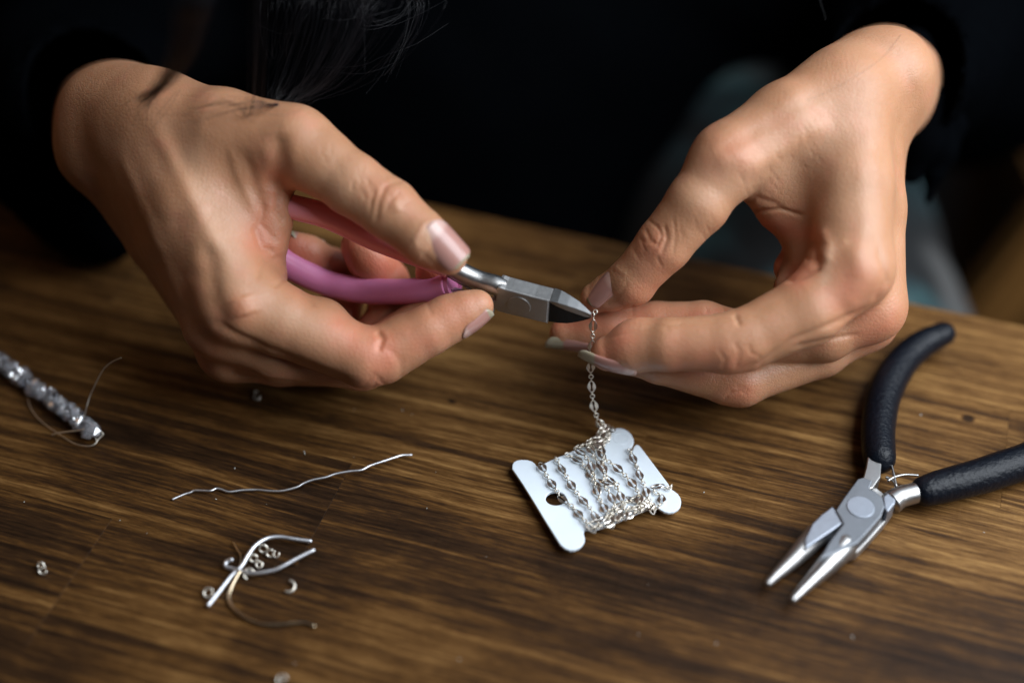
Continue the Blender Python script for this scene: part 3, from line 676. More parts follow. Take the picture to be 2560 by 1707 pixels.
ttube("jaw", [z4(*p) for p in ((475, 1205), (440, 1245), (360, 1330), (280, 1410), (212, 1480))], [6.0, 6.0, 5.6, 5.2, 5.0], [.0039, .0036, .0027, .0018, .0010], M_STEEL, pliers, sides=28, round_ends=True)
ttube("jaw", [z4(*p) for p in ((330, 1150), (270, 1215), (200, 1285), (130, 1350), (84, 1396))], [5.6, 5.4, 5.2, 5.0, 4.8], [.0034, .0031, .0023, .0016, .0010], M_STEELB, pliers, sides=28, round_ends=True)
pc = t2(*z4(560, 1005), 9.6)
keep(prism("rivet", [(pc[0] + .0041 * math.cos(a), pc[1] + .0041 * math.sin(a)) for a in np.linspace(0, 6.2832, 40, endpoint=False)], .0006, M_FACET, bevel=.0002, z=.0096), pliers)
ttube("handle_grip", [z4(*p) for p in ((988, 112), (925, 140), (860, 178), (790, 240), (738, 310), (700, 380), (672, 460), (658, 540), (650, 620), (652, 700), (656, 750))], [8, 8, 7.6, 7.2, 7, 6.8, 6.6, 6.5, 6.5, 6.5, 6.5],
      [.0040, .0045, .0049, .0052, .0055, .0056, .0055, .0054, .0053, .0052, .0051], M_GRIP, pliers, sides=36, round_ends=True)
ttube("handle_grip", [z4(*p) for p in ((895, 922), (960, 903), (1050, 880), (1180, 845), (1300, 805), (1420, 765), (1540, 700), (1640, 620))], 6.5, [.0047, .0051, .0053, .0055, .0056, .0056, .0055, .0045], M_GRIP, pliers, sides=36, round_ends=True)
ttube("spring_leaf", [z4(*p) for p in ((712, 760), (730, 830), (744, 900))], [7, 7, 7], .0004, M_STEEL, pliers, sides=8)
ttube("spring_leaf", [z4(*p) for p in ((860, 842), (790, 838), (735, 850), (700, 870))], [7, 7, 7, 7], .0004, M_STEEL, pliers, sides=8)
ttube("spring_leaf", [z4(*p) for p in ((690, 850), (730, 870), (745, 905))], [5, 5, 5], .0005, M_STEELB, pliers, sides=8)

# ------------------------------------------------------------------ the white card and the chain
z1 = zz(1250, 950, 3.484)
HC = 3.4                                                            # height of the card's upper face, mm
ol = [(105, 770), (107, 735), (120, 712), (145, 697), (185, 690), (235, 692), (275, 703), (302, 722), (316, 742), (328, 750), (350, 742), (380, 725), (470, 682), (560, 648), (640, 612), (720, 584), (800, 560), (900, 542), (938, 530),
      (950, 516), (944, 490), (952, 452), (975, 430), (1010, 418), (1045, 415), (1085, 424), (1120, 446), (1146, 474), (1163, 508), (1166, 540), (1152, 572), (1130, 600), (1118, 628), (1135, 640), (1150, 625), (1158, 598), (1170, 573), (1190, 559), (1212, 566), (1240, 600), (1350, 745), (1470, 905), (1474, 925), (1490, 945),
      (1520, 965), (1550, 988), (1570, 1018), (1579, 1055), (1572, 1095), (1548, 1125), (1510, 1146), (1468, 1152), (1430, 1145), (1400, 1128), (1370, 1108), (1340, 1100), (1270, 1124), (1200, 1152), (1130, 1182), (1050, 1216), (980, 1246), (900, 1276), (830, 1296), (780, 1300), (748, 1296),
      (730, 1312), (730, 1340), (738, 1370), (736, 1400), (715, 1435), (685, 1460), (645, 1476), (605, 1478), (565, 1464), (530, 1436), (505, 1400), (400, 1235), (300, 1070), (200, 910)]
hole = [(485 + 88 * math.cos(a), 1028 + 60 * math.sin(a)) for a in np.linspace(0, 6.2832, 32, endpoint=False)]
cardE = empty("thread_card", T(*z1(800, 950), 0), "white plastic winding card wrapped in silver chain on the table", "card")
keep(prism("card_body", [t2(*z1(*p), HC) for p in ol], .0011, M_PLASTIC, holes=([t2(*z1(*p), HC) for p in hole],), bevel=.0003, z=(HC - .55) * .001, res=3), cardE)
cc = t2(*z1(1055, 508), HC)                                         # moulding ring on the tab
V, Fc = [], []
for i in range(32):
    a = i / 32 * 6.28318
    for rr, h in ((.0022, 0), (.0023, .00010), (.0024, .00010), (.0025, 0)): V.append((cc[0] + rr * math.cos(a), cc[1] + rr * math.sin(a), HC * .001 - .00001 + h))
for i in range(32):
    for k in range(3): j = (i + 1) % 32; Fc.append((i * 4 + k, i * 4 + k + 1, j * 4 + k + 1, j * 4 + k))
keep(link("mould_mark", mesh_of(V, Fc), M_PLASTIC), cardE)

def torus_vf(rx, ry, r, pointed=0.0, flat=0.0, seg=14, sides=6):
    """closed wire loop in the x (along) / y plane; flat > 0 turns its two long sides into marquise plates"""
    V, Fc = [], []
    for i in range(seg):
        a = 2 * math.pi * i / seg; x, y = math.cos(a), math.sin(a)
        s = abs(y) ** 7; py_ = ry * y
        wy = r + flat * s; wz = r * (1 - 0.45 * s * (flat > 0))
        tx, ty = -math.sin(a) * rx, math.cos(a) * ry; tl = math.hypot(tx, ty); nx, ny = ty / tl, -tx / tl
        for k in range(sides):
            b = 2 * math.pi * k / sides
            V.append((rx * x + nx * math.cos(b) * wy, py_ + ny * math.cos(b) * wy, math.sin(b) * wz))
    for i in range(seg):
        for k in range(sides):
            i2, k2 = (i + 1) % seg, (k + 1) % sides; Fc.append((i * sides + k, i2 * sides + k, i2 * sides + k2, i * sides + k2))
    return V, Fc
def link_mesh(kind):
    if kind == 'M': V, Fc = torus_vf(.00215, .00080, .00017, flat=.00042, seg=28)
    elif kind == 'R': V, Fc = torus_vf(.00072, .00066, .00019)
    else: V, Fc = torus_vf(.00062, .00042, .00019, seg=12)
    me = mesh_of(V, Fc, kind != 'M', kind); me.materials.append(M_SILVER if kind != 'M' else M_FLAT); return me
LM = {k: link_mesh(k) for k in 'MRs'}
LEN = {'M': .0043, 'R': .00125, 's': .00105}; PAT = 'MsRs'
def lay_chain(path, parent, start=0, roll0=0.0, rollvar=0.5, up=(0, 0, 1), namef=lambda k: "oval_link" if k == 'M' else "small_link"):
    P = [Vector(p) for p in path]; cum = [0]
    for a, b in zip(P, P[1:]): cum.append(cum[-1] + (b - a).length)
    def at(s):
        s = min(max(s, 0), cum[-1] - 1e-7); i = max(j for j in range(len(cum)) if cum[j] <= s); i = min(i, len(P) - 2)
        t = (s - cum[i]) / max(cum[i + 1] - cum[i], 1e-9); return P[i].lerp(P[i + 1], t)
    s, k = 0.0, start
    while s < cum[-1]:
        kd = PAT[k % 4]; L = LEN[kd]; c = at(s + L / 2); t = (at(s + L) - at(s)).normalized() if s + L < cum[-1] else (P[-1] - P[-2]).normalized()
        u = Vector(up); u = (u - t * u.dot(t)).normalized(); v = u.cross(t)
        ang = roll0 + (math.pi / 2 * 0.95 if kd == 's' else 0) + random.uniform(-rollvar, rollvar)
        n_ = u * math.cos(ang) + v * math.sin(ang); y_ = n_.cross(t)
        M = Matrix(((t.x, y_.x, n_.x, c.x), (t.y, y_.y, n_.y, c.y), (t.z, y_.z, n_.z, c.z), (0, 0, 0, 1)))
        o = bpy.data.objects.new(namef(kd), LM[kd]); col.objects.link(o); o.parent = parent
        o.matrix_parent_inverse = parent.matrix_basis.inverted(); o.matrix_basis = M
        s += L * 0.93; k += 1
chain = empty("chain", T(1500, 1062, 5), "fine silver chain with flattened oval links, hanging from the cutters and wound on the card", "chain")
top, bot = D(1484, 792, 1.5), T(1503, 1064, 5.5)
hp = []
for px, py in ((1484, 792), (1482, 830), (1480, 870), (1477, 910), (1478, 950), (1481, 990), (1487, 1025), (1495, 1050), (1503, 1064)):
    r = Vector(ROTN @ camdir(px, py)); f = (py - 792) / 272; yy = top.y * (1 - f) + bot.y * f; t = (yy - CAM.y) / r.y; hp.append(CAM + r * t)
vd = (CAM - hp[3]).normalized()
lay_chain(catmull([tuple(p) for p in hp], 5), chain, start=3, up=tuple(vd), rollvar=0.25)
lay_chain([D(1484, 792, 1), D(1486, 783, 0.6), D(1490, 777, 0.4)], chain, start=1, up=tuple(vd))
wraps = [
    (0, [(340, 722), (372, 760), (400, 820), (440, 885), (482, 940), (520, 1010), (560, 1050), (615, 1085), (680, 1160), (740, 1225), (790, 1285)]),
    (1, [(480, 668), (520, 740), (550, 790), (590, 860), (640, 940), (690, 1010), (735, 1060), (780, 1110), (830, 1190), (865, 1275)]),
    (2, [(570, 640), (630, 670), (700, 705), (750, 765), (790, 820), (820, 890), (845, 960), (870, 1040), (900, 1100), (935, 1170), (960, 1245)]),
    (0, [(650, 600), (720, 640), (770, 700), (800, 760), (810, 830), (850, 880), (910, 920), (950, 980), (985, 1050), (1010, 1130), (1020, 1230)]),
    (3, [(735, 550), (790, 600), (820, 670), (870, 730), (900, 790), (940, 850), (990, 900), (1030, 960), (1060, 1040), (1080, 1120), (1090, 1200)]),
    (1, [(800, 560), (860, 620), (920, 690), (1000, 745), (1060, 800), (1110, 850), (1160, 905), (1195, 960), (1215, 1040), (1230, 1140)]),
    (2, [(870, 540), (880, 610), (905, 680), (890, 750), (930, 810), (900, 870), (960, 900), (1010, 890), (1030, 940)]),
    (2, [(1125, 600), (1145, 650), (1165, 690), (1185, 740), (1205, 790), (1225, 850), (1255, 915), (1275, 980), (1300, 1050), (1320, 1115)]),
    (1, [(1500, 912), (1470, 940), (1410, 930), (1350, 925), (1345, 970), (1400, 1000), (1405, 1060), (1370, 1110)]),
    (0, [(960, 400), (900, 420), (850, 465), (910, 450), (960, 430), (935, 490), (880, 505), (800, 515), (770, 545), (850, 540), (910, 560), (870, 590)]),
    (2, [(985, 412), (940, 440), (925, 500), (850, 520), (780, 560), (730, 560), (650, 590)]),
    (1, [(860, 395), (900, 430), (870, 470), (940, 530), (860, 560), (900, 600)]),
    (0, [(1100, 1010), (1150, 1040), (1200, 1060), (1260, 1060), (1310, 1090)]),
    (3, [(780, 1240), (860, 1215), (950, 1180), (1050, 1150), (1150, 1110), (1250, 1090), (1330, 1080)]),
    (1, [(800, 1290), (880, 1270), (960, 1240), (1040, 1205), (1120, 1175), (1200, 1145), (1290, 1110)]),
    (2, [(1120, 1100), (1180, 1130), (1240, 1100), (1290, 1040), (1200, 1020), (1130, 1050), (1020, 1100), (960, 1150), (1000, 1200)]),
]
for w_i, (st, pts) in enumerate(wraps):
    hh = HC + 0.9 + 0.5 * (w_i in (3, 4, 5)) + 1.2 * (w_i in (6, 9, 11))
    lay_chain(catmull([tuple(T(*z1(*p), hh + random.uniform(-.25, .35))) for p in pts], 4), chain, start=st, roll0=0.0, rollvar=0.3)

# ------------------------------------------------------------------ snipped wires, jump rings and the odd scrap
M_WIREG = metal("pale_gold_wire", (0.80, 0.66, 0.46), 0.18, 0.1)
z3 = zz(400, 1100, 3.136)
def wire(name, pts, hh, rad, label, cat="wire", mat=None, group=None, z=z3, smooth=5, sides=8):
    hs_ = [hh] * len(pts) if not hasattr(hh, '__len__') else list(np.interp(np.linspace(0, 1, len(pts)), np.linspace(0, 1, len(hh)), hh))
    P = [Vector(p) for p in catmull([tuple(T(*z(x, y), h)) for (x, y), h in zip(pts, hs_)], smooth)]
    c = P[len(P) // 2].copy(); c.z = 0
    V, Fc = tube_vf(P, rad, sides=sides, round_ends=True); V = [v - c for v in V]
    o = link(name, mesh_of(V, Fc), mat or M_WIRE); o.location = c; return tag(o, label, cat, group)
G1 = "snipped wires and rings on the table"
wire("wire", [(100, 462), (150, 440), (200, 420), (235, 410), (270, 394), (340, 395), (400, 395), (440, 378), (480, 385), (540, 404), (640, 392), (760, 388), (840, 396), (940, 398), (1010, 385), (1080, 364), (1130, 335), (1200, 310), (1300, 290), (1380, 262), (1490, 243), (1580, 233), (1650, 198), (1750, 165), (1850, 132), (1900, 118), (1970, 116)],
     [0.5, 0.6, 1.2, 0.8, 0.8, 1.5, 2.5, 3.2, 3.4, 2.5], .00038, "long thin wavy silver wire lying alone below the left hand", group=G1)
wire("wire", [(380, 1290), (460, 1190), (560, 1062), (640, 985), (690, 900), (750, 822), (840, 768), (940, 756), (1060, 775), (1178, 790)], [1.2, 1.2, 3, 2.5, 1.4], .00062, "thick silver wire of the crossing pair, its bend arching highest and right end pale gold", group=G1)
wire("wire", [(560, 935), (522, 950), (512, 985), (560, 1005), (640, 1030), (720, 1042), (800, 1036), (900, 1015), (960, 988), (1080, 922), (1202, 862)], [2.5, 1.5, 1.8, 2.4, 3.5], .00062, "thick silver wire ending in a straight bright leg pointing right, hooked at its left end", group=G1)
wire("wire", [(625, 1030), (590, 1090), (555, 1165), (540, 1235), (570, 1310), (650, 1378), (760, 1432), (880, 1446), (1060, 1432), (1150, 1432), (1205, 1455)], [2.5, 1.0, .8, .8, .8], .00050, "dull gold wire curving down from the bundle and along the table", mat=M_WIREG, group=G1)
wire("wire", [(575, 795), (600, 845), (632, 900), (628, 960), (605, 1045)], 1.0, .00022, "hair thin dull wire poking up from the back of the wire bundle", mat=M_WIREG, group=G1)
def cring(px, py, rad, wr, a0, a1, tilt, label, z=z3, h=None, name="jump_ring"):
    c = T(*z(px, py), 0); P = []
    for a in np.linspace(a0, a1, 16): P.append(Vector((rad * math.cos(a), rad * math.sin(a) * math.cos(tilt), rad * math.sin(a) * math.sin(tilt))))
    zmin = min(p.z for p in P); P = [p + Vector((0, 0, -zmin + wr)) for p in P]
    V, Fc = tube_vf(P, wr, sides=8, round_ends=True); o = link(name, mesh_of(V, Fc), M_SILVER); o.location = c + Vector((0, 0, (h or 0) * .001)); return tag(o, label, "jump ring", G1)
cring(382, 1212, .0013, .00042, .6, 6.1, .5, "round silver jump ring at the lower left end of the crossed wires")
cring(700, 1068, .0015, .00045, 0.2, 4.2, .6, "open silver ring tucked under the crossing of the two thick wires")
cring(1012, 1160, .0017, .00042, -2.0, 1.4, .3, "half open silver ring lying alone to the right of the wire bundle")
cring(815, 875, .0012, .00036, 0, 5.6, 1.1, "upright silver ring inside the arch of the thick wire", h=.1)
cring(868, 905, .0011, .00036, 1, 6.0, .9, "second small ring inside the arch, in the middle of the cluster")
cring(912, 908, .0009, .00032, 2, 6.6, .7, "small ring at the right of the cluster inside the arch")
cring(738, 945, .0011, .00036, .5, 5.8, 1.0, "small ring close to the thick wire's stem inside the arch")
cring(780, 988, .0009, .00036, 1.5, 7.0, .5, "tiny ring just above the straight bright wire leg")
z7 = zz(0, 1100, 2.583)
cring(268, 822, .0009, .00038, 0, 5, .8, "upper piece of a broken link lying alone near the left edge", z=z7, name="link_scrap")
cring(280, 856, .0011, .00042, 1, 6, .8, "lower piece of a broken link lying alone near the left edge", z=z7, name="link_scrap")
z33 = zz(350, 500, 2.851)
cring(836, 1412, .0010, .00034, 2.6, 6.6, .3, "tiny curled silver scrap just below the left hand", z=z33, name="link_scrap")
cring(828, 1378, .0005, .00024, .3, 4.2, .9, "minute silver hook beside the scrap below the left hand", z=z33, name="link_scrap")
cring(705, 1702, .0012, .00035, 0.2, 5.0, .4, "silver scrap cut off by the bottom edge of the picture", z=lambda x, y: (x, y), name="link_scrap")
M_LINT = plain("lint", (0.45, 0.45, 0.42), .8)
bm = bmesh.new()
for px, py in ((762, 1133), (1006, 1025), (1030, 1035), (2302, 1037), (540, 1247), (885, 1142), (1760, 1230), (1090, 1180), (1330, 960), (300, 1300), (1620, 1460), (2460, 1330), (760, 1128)) + tuple((random.uniform(60, 2500), random.uniform(980, 1680)) for _ in range(14)):
    q = T(px, py, .15); s_ = random.uniform(.00008, .00022)
    M = Matrix.Translation(q) @ Matrix.Rotation(random.uniform(0, 6), 4, 'Z') @ Matrix.Diagonal((random.uniform(1, 3) * s_, s_, s_ * .6, 1))
    bmesh.ops.create_icosphere(bm, subdivisions=1, radius=1, matrix=M)
me = bpy.data.meshes.new("lint"); bm.to_mesh(me); bm.free(); tag(link("lint", me, M_LINT), "specks of pale lint and metal dust scattered over the table", None, None, "stuff")

# ------------------------------------------------------------------ the strand of crystal beads
def crystal():
    m, n, l, b = newmat("crystal")
    b.inputs['Base Color'].default_value = (0.93, 0.94, 1, 1); b.inputs['Roughness'].default_value = 0.03; b.inputs['IOR'].default_value = 1.56
    b.inputs['Transmission Weight'].default_value = 0.72; oi = N(n, 'ShaderNodeObjectInfo'); l.new(math_(n, l, 'MULTIPLY_ADD', oi.outputs['Random'], 0.35, 0.65), b.inputs['Transmission Weight']); b.inputs['Specular IOR Level'].default_value = 0.8; b.inputs['Coat Weight'].default_value = 0.9; b.inputs['Coat IOR'].default_value = 2.5; b.inputs['Coat Roughness'].default_value = 0.05
    return m
M_CRYS = crystal()
strand = empty("bead_strand", T(120, 1000, 0), "strand of clear faceted crystal beads on thin wire at the left edge", "bead strand")
bms = []
for kx in range(4):
    V, Fc = [], []; ns = 6 + kx % 2
    prof = [(-1.05, .22), (-.55, .66), (-.06, 1.06), (.06, 1.06), (.55, .66), (1.05, .22)]
    for i, (x, r_) in enumerate(prof):
        for k in range(ns): a = 2 * math.pi * k / ns; V.append((x * .0016, r_ * .0018 * math.cos(a), r_ * .0018 * math.sin(a)))
    for i in range(5):
        for k in range(ns):
            k2 = (k + 1) % ns; a, b_, c, d = i * ns + k, i * ns + k2, (i + 1) * ns + k2, (i + 1) * ns + k
            if i % 2: Fc += [(a, b_, c), (a, c, d)]
            else: Fc += [(a, b_, d), (b_, c, d)]
    Fc.append(tuple(reversed(range(ns)))); Fc.append(tuple(range(5 * ns, 6 * ns)))
    me = mesh_of(V, Fc, False, "bead"); me.materials.append(M_CRYS); bms.append(me)
z0 = zz(0, 850, 5.228)
bp = catmull([tuple(T(*z0(*p), 3.4)) for p in ((-330, 90), (-180, 170), (-40, 250), (80, 330), (200, 440), (310, 510), (430, 600), (560, 690), (690, 800), (800, 860), (900, 950), (1020, 1050), (1110, 1110), (1190, 1170), (1250, 1215))], 3)
bp = [Vector(p) for p in bp]
for i, p in enumerate(bp):
    t = (bp[min(i + 1, len(bp) - 1)] - bp[max(i - 1, 0)]).normalized(); sd = t.cross(Vector((0, 0, 1))).normalized(); upv = sd.cross(t)
    nb = 3 if i < len(bp) - 5 else (2 if i < len(bp) - 2 else 1)
    for k in range(nb):
        a = 1.1 * i + k * 2 * math.pi / 3 + random.uniform(-.3, .3); rr_ = random.uniform(.0009, .0021) if nb > 1 else .0002
        o = bpy.data.objects.new("bead", random.choice(bms)); col.objects.link(o); o.parent = strand; o.matrix_parent_inverse = strand.matrix_basis.inverted()
        o.location = p + sd * math.cos(a) * rr_ + upv * math.sin(a) * rr_ + t * random.uniform(-.0006, .0006)
        o.rotation_euler = (random.uniform(0, 6), random.uniform(0, 6), random.uniform(0, 6)); s_ = random.uniform(.72, 1.22); o.scale = (s_, s_, s_)
def swire(pts, hh, rad):
    hs_ = list(np.interp(np.linspace(0, 1, len(pts)), np.linspace(0, 1, len(hh)), hh)); P = [Vector(p) for p in catmull([tuple(T(*z0(*q), h)) for q, h in zip(pts, hs_)], 6)]
    V, Fc = tube_vf(P, rad, sides=8, round_ends=True); keep(link("wire_tail", mesh_of(V, Fc), M_SILVER), strand)
swire([(1100, 1000), (1130, 880), (1180, 720), (1240, 590), (1310, 450), (1380, 350), (1480, 275), (1582, 232)], [5, 12, 20, 26], .00019)
swire([(680, 1236), (750, 1215), (870, 1198), (1020, 1180), (1110, 1160)], [2, 3, 4, 5], .00024)
swire([(1330, 1200), (1350, 1235), (1290, 1290), (1240, 1360), (1170, 1382), (1080, 1378), (960, 1345), (850, 1280), (740, 1205), (600, 1110), (480, 1000), (400, 880), (365, 770)], [4, 2, 1.5, 1, 1], .00017)
swire([(1255, 1290), (1262, 1330), (1225, 1368)], [3, 2, 1], .00022)

# ------------------------------------------------------------------ clothes: one top with sleeves, modelled round the body (camera millimetres)
def shirt_f(p):
    L = [([(1120, -330, 330, 150), (1200, 250, 330, 140), (1240, 700, 340, 130)],), ([(700, -200, 300, 110), (400, -150, 290, 90), (80, 60, 280, 75)],),
         ([(80, 60, 280, 75), (150, 150, 200, 55), (205, 230, 100, 33), (225, 262, 62, 27)],),
         ([(1500, -200, 300, 110), (2050, -150, 290, 90), (2420, 20, 270, 70)],), ([(2420, 20, 270, 70), (2380, 60, 190, 52), (2285, 130, 100, 32), (2245, 185, 58, 26)],),
         ([(140, 280, 85, 26), (150, 400, 88, 22), (215, 520, 84, 13), (262, 590, 80, 6)],)]
    t = None
    for (ch,) in L:
        s = chain_sdf(p, ch, 20.0); t = s if t is None else smin(t, s, 30.0)
    # hollow mouths round the wrists, so that the cuffs are open
    c1 = cone(p, c32(245, 275, 30), c32(215, 240, 105), 23, 24); c2 = cone(p, c32(2215, 215, 20), c32(2262, 150, 105), 22, 23)
    t = np.maximum(t, -np.minimum(c1, c2))
    q = p / 26.0
    return t + 2.2 * np.sin(q[:, 0] * 1.7 + 1.3 * np.sin(q[:, 1] * 1.1)) * np.cos(q[:, 1] * 1.9 + q[:, 2] * 0.8) + 0.3 * np.sin(q[:, 0] * 4.1 + q[:, 1] * 3.3 + 2 * np.sin(q[:, 2] * 2))
v, F = nets(shirt_f, np.array([-320.0, -160.0, -960.0]), np.array([330.0, 330.0, -470.0]), 3.0)
o = link("long_sleeved_top", quad_mesh("top", cam2world(v), F, {}), M_CLOTH, person); o['label'] = "black long sleeved top with loose cuffs"
# the hanging tongue of the right cuff
def cuff_f(p):
    a = chain_sdf(p, [(2280, 120, 52, 7), (2350, 230, 60, 5), (2392, 312, 66, 3.2)], 4); b = chain_sdf(p, [(2300, 250, 50, 8), (2300, 350, 56, 7), (2278, 430, 60, 4)], 4)
    c = chain_sdf(p, [(2385, 320, 66, 3), (2370, 390, 68, 2.6), (2335, 440, 68, 2.4), (2318, 505, 70, 1.1)], 3); d = chain_sdf(p, [(2330, 300, 60, 6), (2345, 370, 64, 5), (2330, 420, 66, 3)], 4)
    return smin(smin(a, b, 5), smin(c, d, 5), 5)
lo = C(2240, 540, 90); hi = C(2440, 60, 35)
v, F = nets(cuff_f, np.array([lo[0] - 10, lo[1] - 10, -535.0]), np.array([hi[0] + 25, hi[1] + 25, -468.0]), 1.0)
keep(link("cuff", quad_mesh("cuff", cam2world(v), F, {}), M_CLOTH), person)
def cloth_pattern():
    m, n, l, b = newmat("patterned_cloth"); v = mapped(n, l, (1, 1, 1))
    n1 = noise(n, l, v, 14, 3, .5, .8); n2 = noise(n, l, v, 9, 2, .5, .5)
    r = ramp(n, [(.46, (0.002, 0.003, 0.004)), (.55, (0.009, 0.026, 0.031)), (.62, (0.022, 0.060, 0.064)), (.74, (0.13, 0.13, 0.13))])
    l.new(n1, r.inputs[0]); mr = N(n, 'ShaderNodeMapRange', interpolation_type='SMOOTHSTEP'); mr.inputs[1].default_value = .52; mr.inputs[2].default_value = .70; mr.inputs[4].default_value = .7; l.new(n2, mr.inputs[0]); c = mixc(n, l, mr.outputs[0], r.outputs[0], (0.09, 0.088, 0.085)); l.new(c, b.inputs['Base Color']); b.inputs['Roughness'].default_value = .9
    return m
def lap_f(p):
    a = cone(p, np.array([-70, 420, -120], np.float32), np.array([-110, 60, -125], np.float32), 95, 75); b = cone(p, np.array([110, 420, -110], np.float32), np.array([128, 60, -118], np.float32), 95, 78)
    q = p / 30; return smin(a, b, 30) + 2.5 * np.sin(q[:, 0] * 2 + np.sin(q[:, 1] * 2)) * np.cos(q[:, 1] + q[:, 0])
v, F = nets(lap_f, np.array([-220.0, -40.0, -250.0]), np.array([240.0, 540.0, 10.0]), 4.0)
keep(link("trousers", quad_mesh("trousers", v * .001, F, {}), cloth_pattern()), person)

# ------------------------------------------------------------------ behind: a stool of pale brown wood and the floor
M_OCHRE = plain("ochre_wood", (0.20, 0.09, 0.02), .6, [(40, .2, .002)])
fl = link("floor", mesh_of([(-3, -2, -.74), (3, -2, -.74), (3, 4, -.74), (-3, 4, -.74)], [(0, 1, 2, 3)], False), plain("dark_floor", (0.012, 0.010, 0.009), .7), None); tag(fl, kind="structure")
stool = empty("wooden_chair", (0.50, 0.36, -.74), "blurred brown wooden chair beyond the table at the right edge", "chair")
def sbox(name, lo, hi, ry=0):
    bm = bmesh.new(); bmesh.ops.create_cube(bm, size=1)
    for v_ in bm.verts: v_.co = Vector([(lo[i] + hi[i]) / 2 + v_.co[i] * (hi[i] - lo[i]) for i in range(3)])
    bmesh.ops.bevel(bm, geom=bm.edges[:], offset=.006, segments=2, affect='EDGES'); me = bpy.data.meshes.new(name); bm.to_mesh(me); bm.free(); me.materials.append(M_OCHRE)
    o = bpy.data.objects.new(name, me); col.objects.link(o); o.parent = stool; return o
sbox("seat", (-.17, -.15, .50), (.2, .2, .54))
bm = bmesh.new(); bmesh.ops.create_cube(bm, size=1)
for v_ in bm.verts:
    q = v_.co.copy(); zz_ = .36 + (q.z + .5) * .36; v_.co = Vector((-.252 + (zz_ - .40) * .36 + (q.x + .5) * .26, -.06 + q.y * .03, zz_))
bmesh.ops.bevel(bm, geom=bm.edges[:], offset=.006, segments=2, affect='EDGES'); me = bpy.data.meshes.new("backrest"); bm.to_mesh(me); bm.free(); me.materials.append(M_OCHRE)
o = bpy.data.objects.new("backrest", me); col.objects.link(o); o.parent = stool
for sx in (-.13, .16):
    for sy in (-.11, .16): sbox("leg", (sx - .02, sy - .02, 0), (sx + .02, sy + .02, .4995))

# ------------------------------------------------------------------ hair, hanging down in front of the top and over the hands
def hair_mat():
    m, n, l, b = newmat("hair"); b.inputs['Base Color'].default_value = (0.007, 0.0065, 0.009, 1); b.inputs['Roughness'].default_value = .40; b.inputs['Specular IOR Level'].default_value = .5
    return m
HV, HF = [], []
def strand_h(pts, r=.00005):
    P = catmull([tuple(cam2world(C(*p))) for p in pts], 6); n0 = len(HV); k = len(P)
    V, Fc = tube_vf([Vector(p) for p in P], [r * (1 - .6 * i / k) for i in range(k)], sides=4, cap=False)
    HV.extend(V); HF.extend([tuple(n0 + j for j in f) for f in Fc])
def lock(path, n, spread, r=.00005, splay=1.0):
    x0, y0, d0 = path[0]; path = [(x0 + 40, y0 - 900, d0 - 90), (x0 + 15, y0 - 380, d0 - 40)] + list(path); spread = (spread[0] * 1.6, spread[1])
    for _ in range(n):
        a, b_, c_ = random.gauss(0, 1), random.gauss(0, 1), random.gauss(0, .6); stop = random.uniform(.75, 1.05); m = len(path)
        pts = []
        for i, (x, y, d) in enumerate(path):
            f = i / (m - 1); w_ = spread[0] * (1 - f) + spread[1] * f
            pts.append((x + a * w_ + random.gauss(0, 1.5) + c_ * w_ * splay * math.sin(f * 2.5), y + b_ * w_ * .35, d + b_ * 2.5))
        e_ = pts[-1]; pts[-1] = (e_[0] + random.gauss(0, 13), e_[1] + random.gauss(0, 12), e_[2])
        cut = max(3, int(m * stop)); strand_h(pts[:cut] if random.random() < .3 else pts, r)
lock([(500, -60, -70), (482, 20, -64), (472, 70, -56), (452, 140, -45), (420, 190, -32), (390, 225, -22), (352, 255, -13)], 220, (19, 9), .00005)
lock([(870, -60, -20), (862, 20, -16), (838, 90, -12), (800, 160, -8), (765, 210, -6), (730, 240, -6), (705, 262, -7)], 80, (60, 16), .00005, 1.8)
lock([(900, -60, -22), (880, 40, -16), (835, 150, -12), (800, 215, -9), (740, 250, -9)], 40, (30, 8), .00005, 1.6)
lock([(760, -60, -16), (740, 20, -12), (715, 90, -8), (695, 150, -4)], 30, (40, 14))
lock([(1020, -60, -8), (1040, 10, -6), (1030, 70, -4), (995, 130, -3), (960, 185, -2)], 14, (10, 6))
lock([(940, -60, -12), (900, 30, -8), (930, 60, -4), (1000, 40, 2), (1080, -30, 6)], 10, (20, 26))
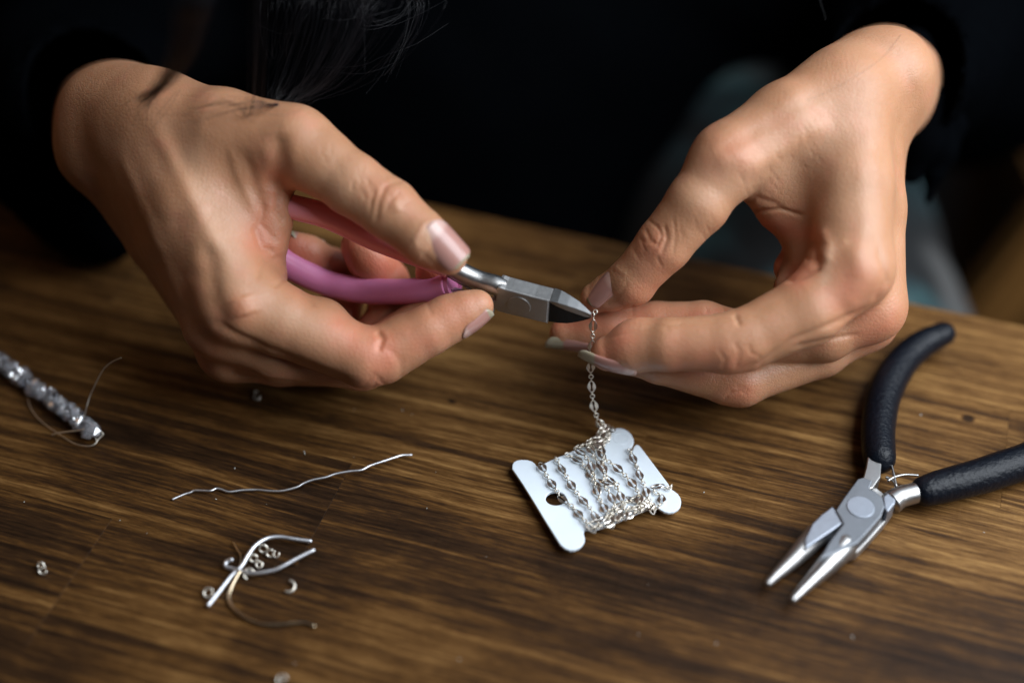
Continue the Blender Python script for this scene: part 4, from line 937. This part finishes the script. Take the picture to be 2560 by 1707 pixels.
lock([(640, 262, -20), (600, 268, -20), (570, 252, -19), (530, 262, -18), (470, 275, -16)], 10, (8, 10))
for k in range(26):
    e = random.uniform(-38, 46); q = random.uniform(60, 250)
    strand_h([(705 + random.uniform(-14, 6), 262 + random.uniform(-4, 4), -9), (665, 262 + e * .15, -18), (705 - q * .55, 264 + e * .5 - 6, -21), (705 - q, 268 + e, -18)], .00004)
for k in range(14):
    e = random.uniform(-30, 30)
    strand_h([(415 + random.uniform(-12, 12), 205, -26), (392 + e * .3, 232, -20), (372 + e * .8, 262, -16), (360 + e * 1.7, 300 + random.uniform(-20, 30), -12)], .00004)
for pts in ([(700, 262, -12), (640, 268, -19), (590, 262, -19), (520, 280, -17), (430, 285, -14)], [(690, 260, -12), (630, 255, -18), (575, 262, -19), (500, 242, -16), (440, 238, -12)], [(680, 262, -14), (625, 250, -19), (560, 268, -19), (480, 240, -14)],
            [(615, 268, -21), (612, 290, -21), (640, 312, -20)], [(620, 262, -21), (660, 285, -21), (720, 288, -19), (760, 268, -16)], [(450, 225, -14), (430, 260, -15), (400, 300, -14), (370, 330, -12)],
            [(440, 230, -14), (400, 280, -15), (400, 286, -14), (480, 290, -15)], [(380, 240, -16), (350, 262, -14), (340, 290, -12)], [(2252, 88, -6), (2210, 140, -14), (2150, 185, -15), (2080, 225, -15), (2018, 251, -15)],
            [(790, 170, -2), (900, 165, -2), (960, 140, -2), (1040, 110, 0), (1120, 60, 4)], [(800, 175, -2), (900, 185, -2), (980, 160, -1), (1005, 128, -1), (1040, 30, 0), (1050, -40, 0)],
            [(960, 190, -2), (990, 150, -2), (1020, 60, -1), (1015, -40, 0)], [(900, -40, -10), (910, 60, -8), (912, 180, -6)], [(915, 235, -4), (960, 180, -4), (1000, 110, -4)], [(640, 60, 0), (700, 85, 0), (760, 80, 0)], [(2040, -30, 30), (2062, 40, 30), (2065, 52, 30)]):
    strand_h(pts, .000055)
o = link("hair", mesh_of(HV, HF), hair_mat(), person); o['kind'] = 'stuff'; o['label'] = "long dark hair hanging loose in strands"
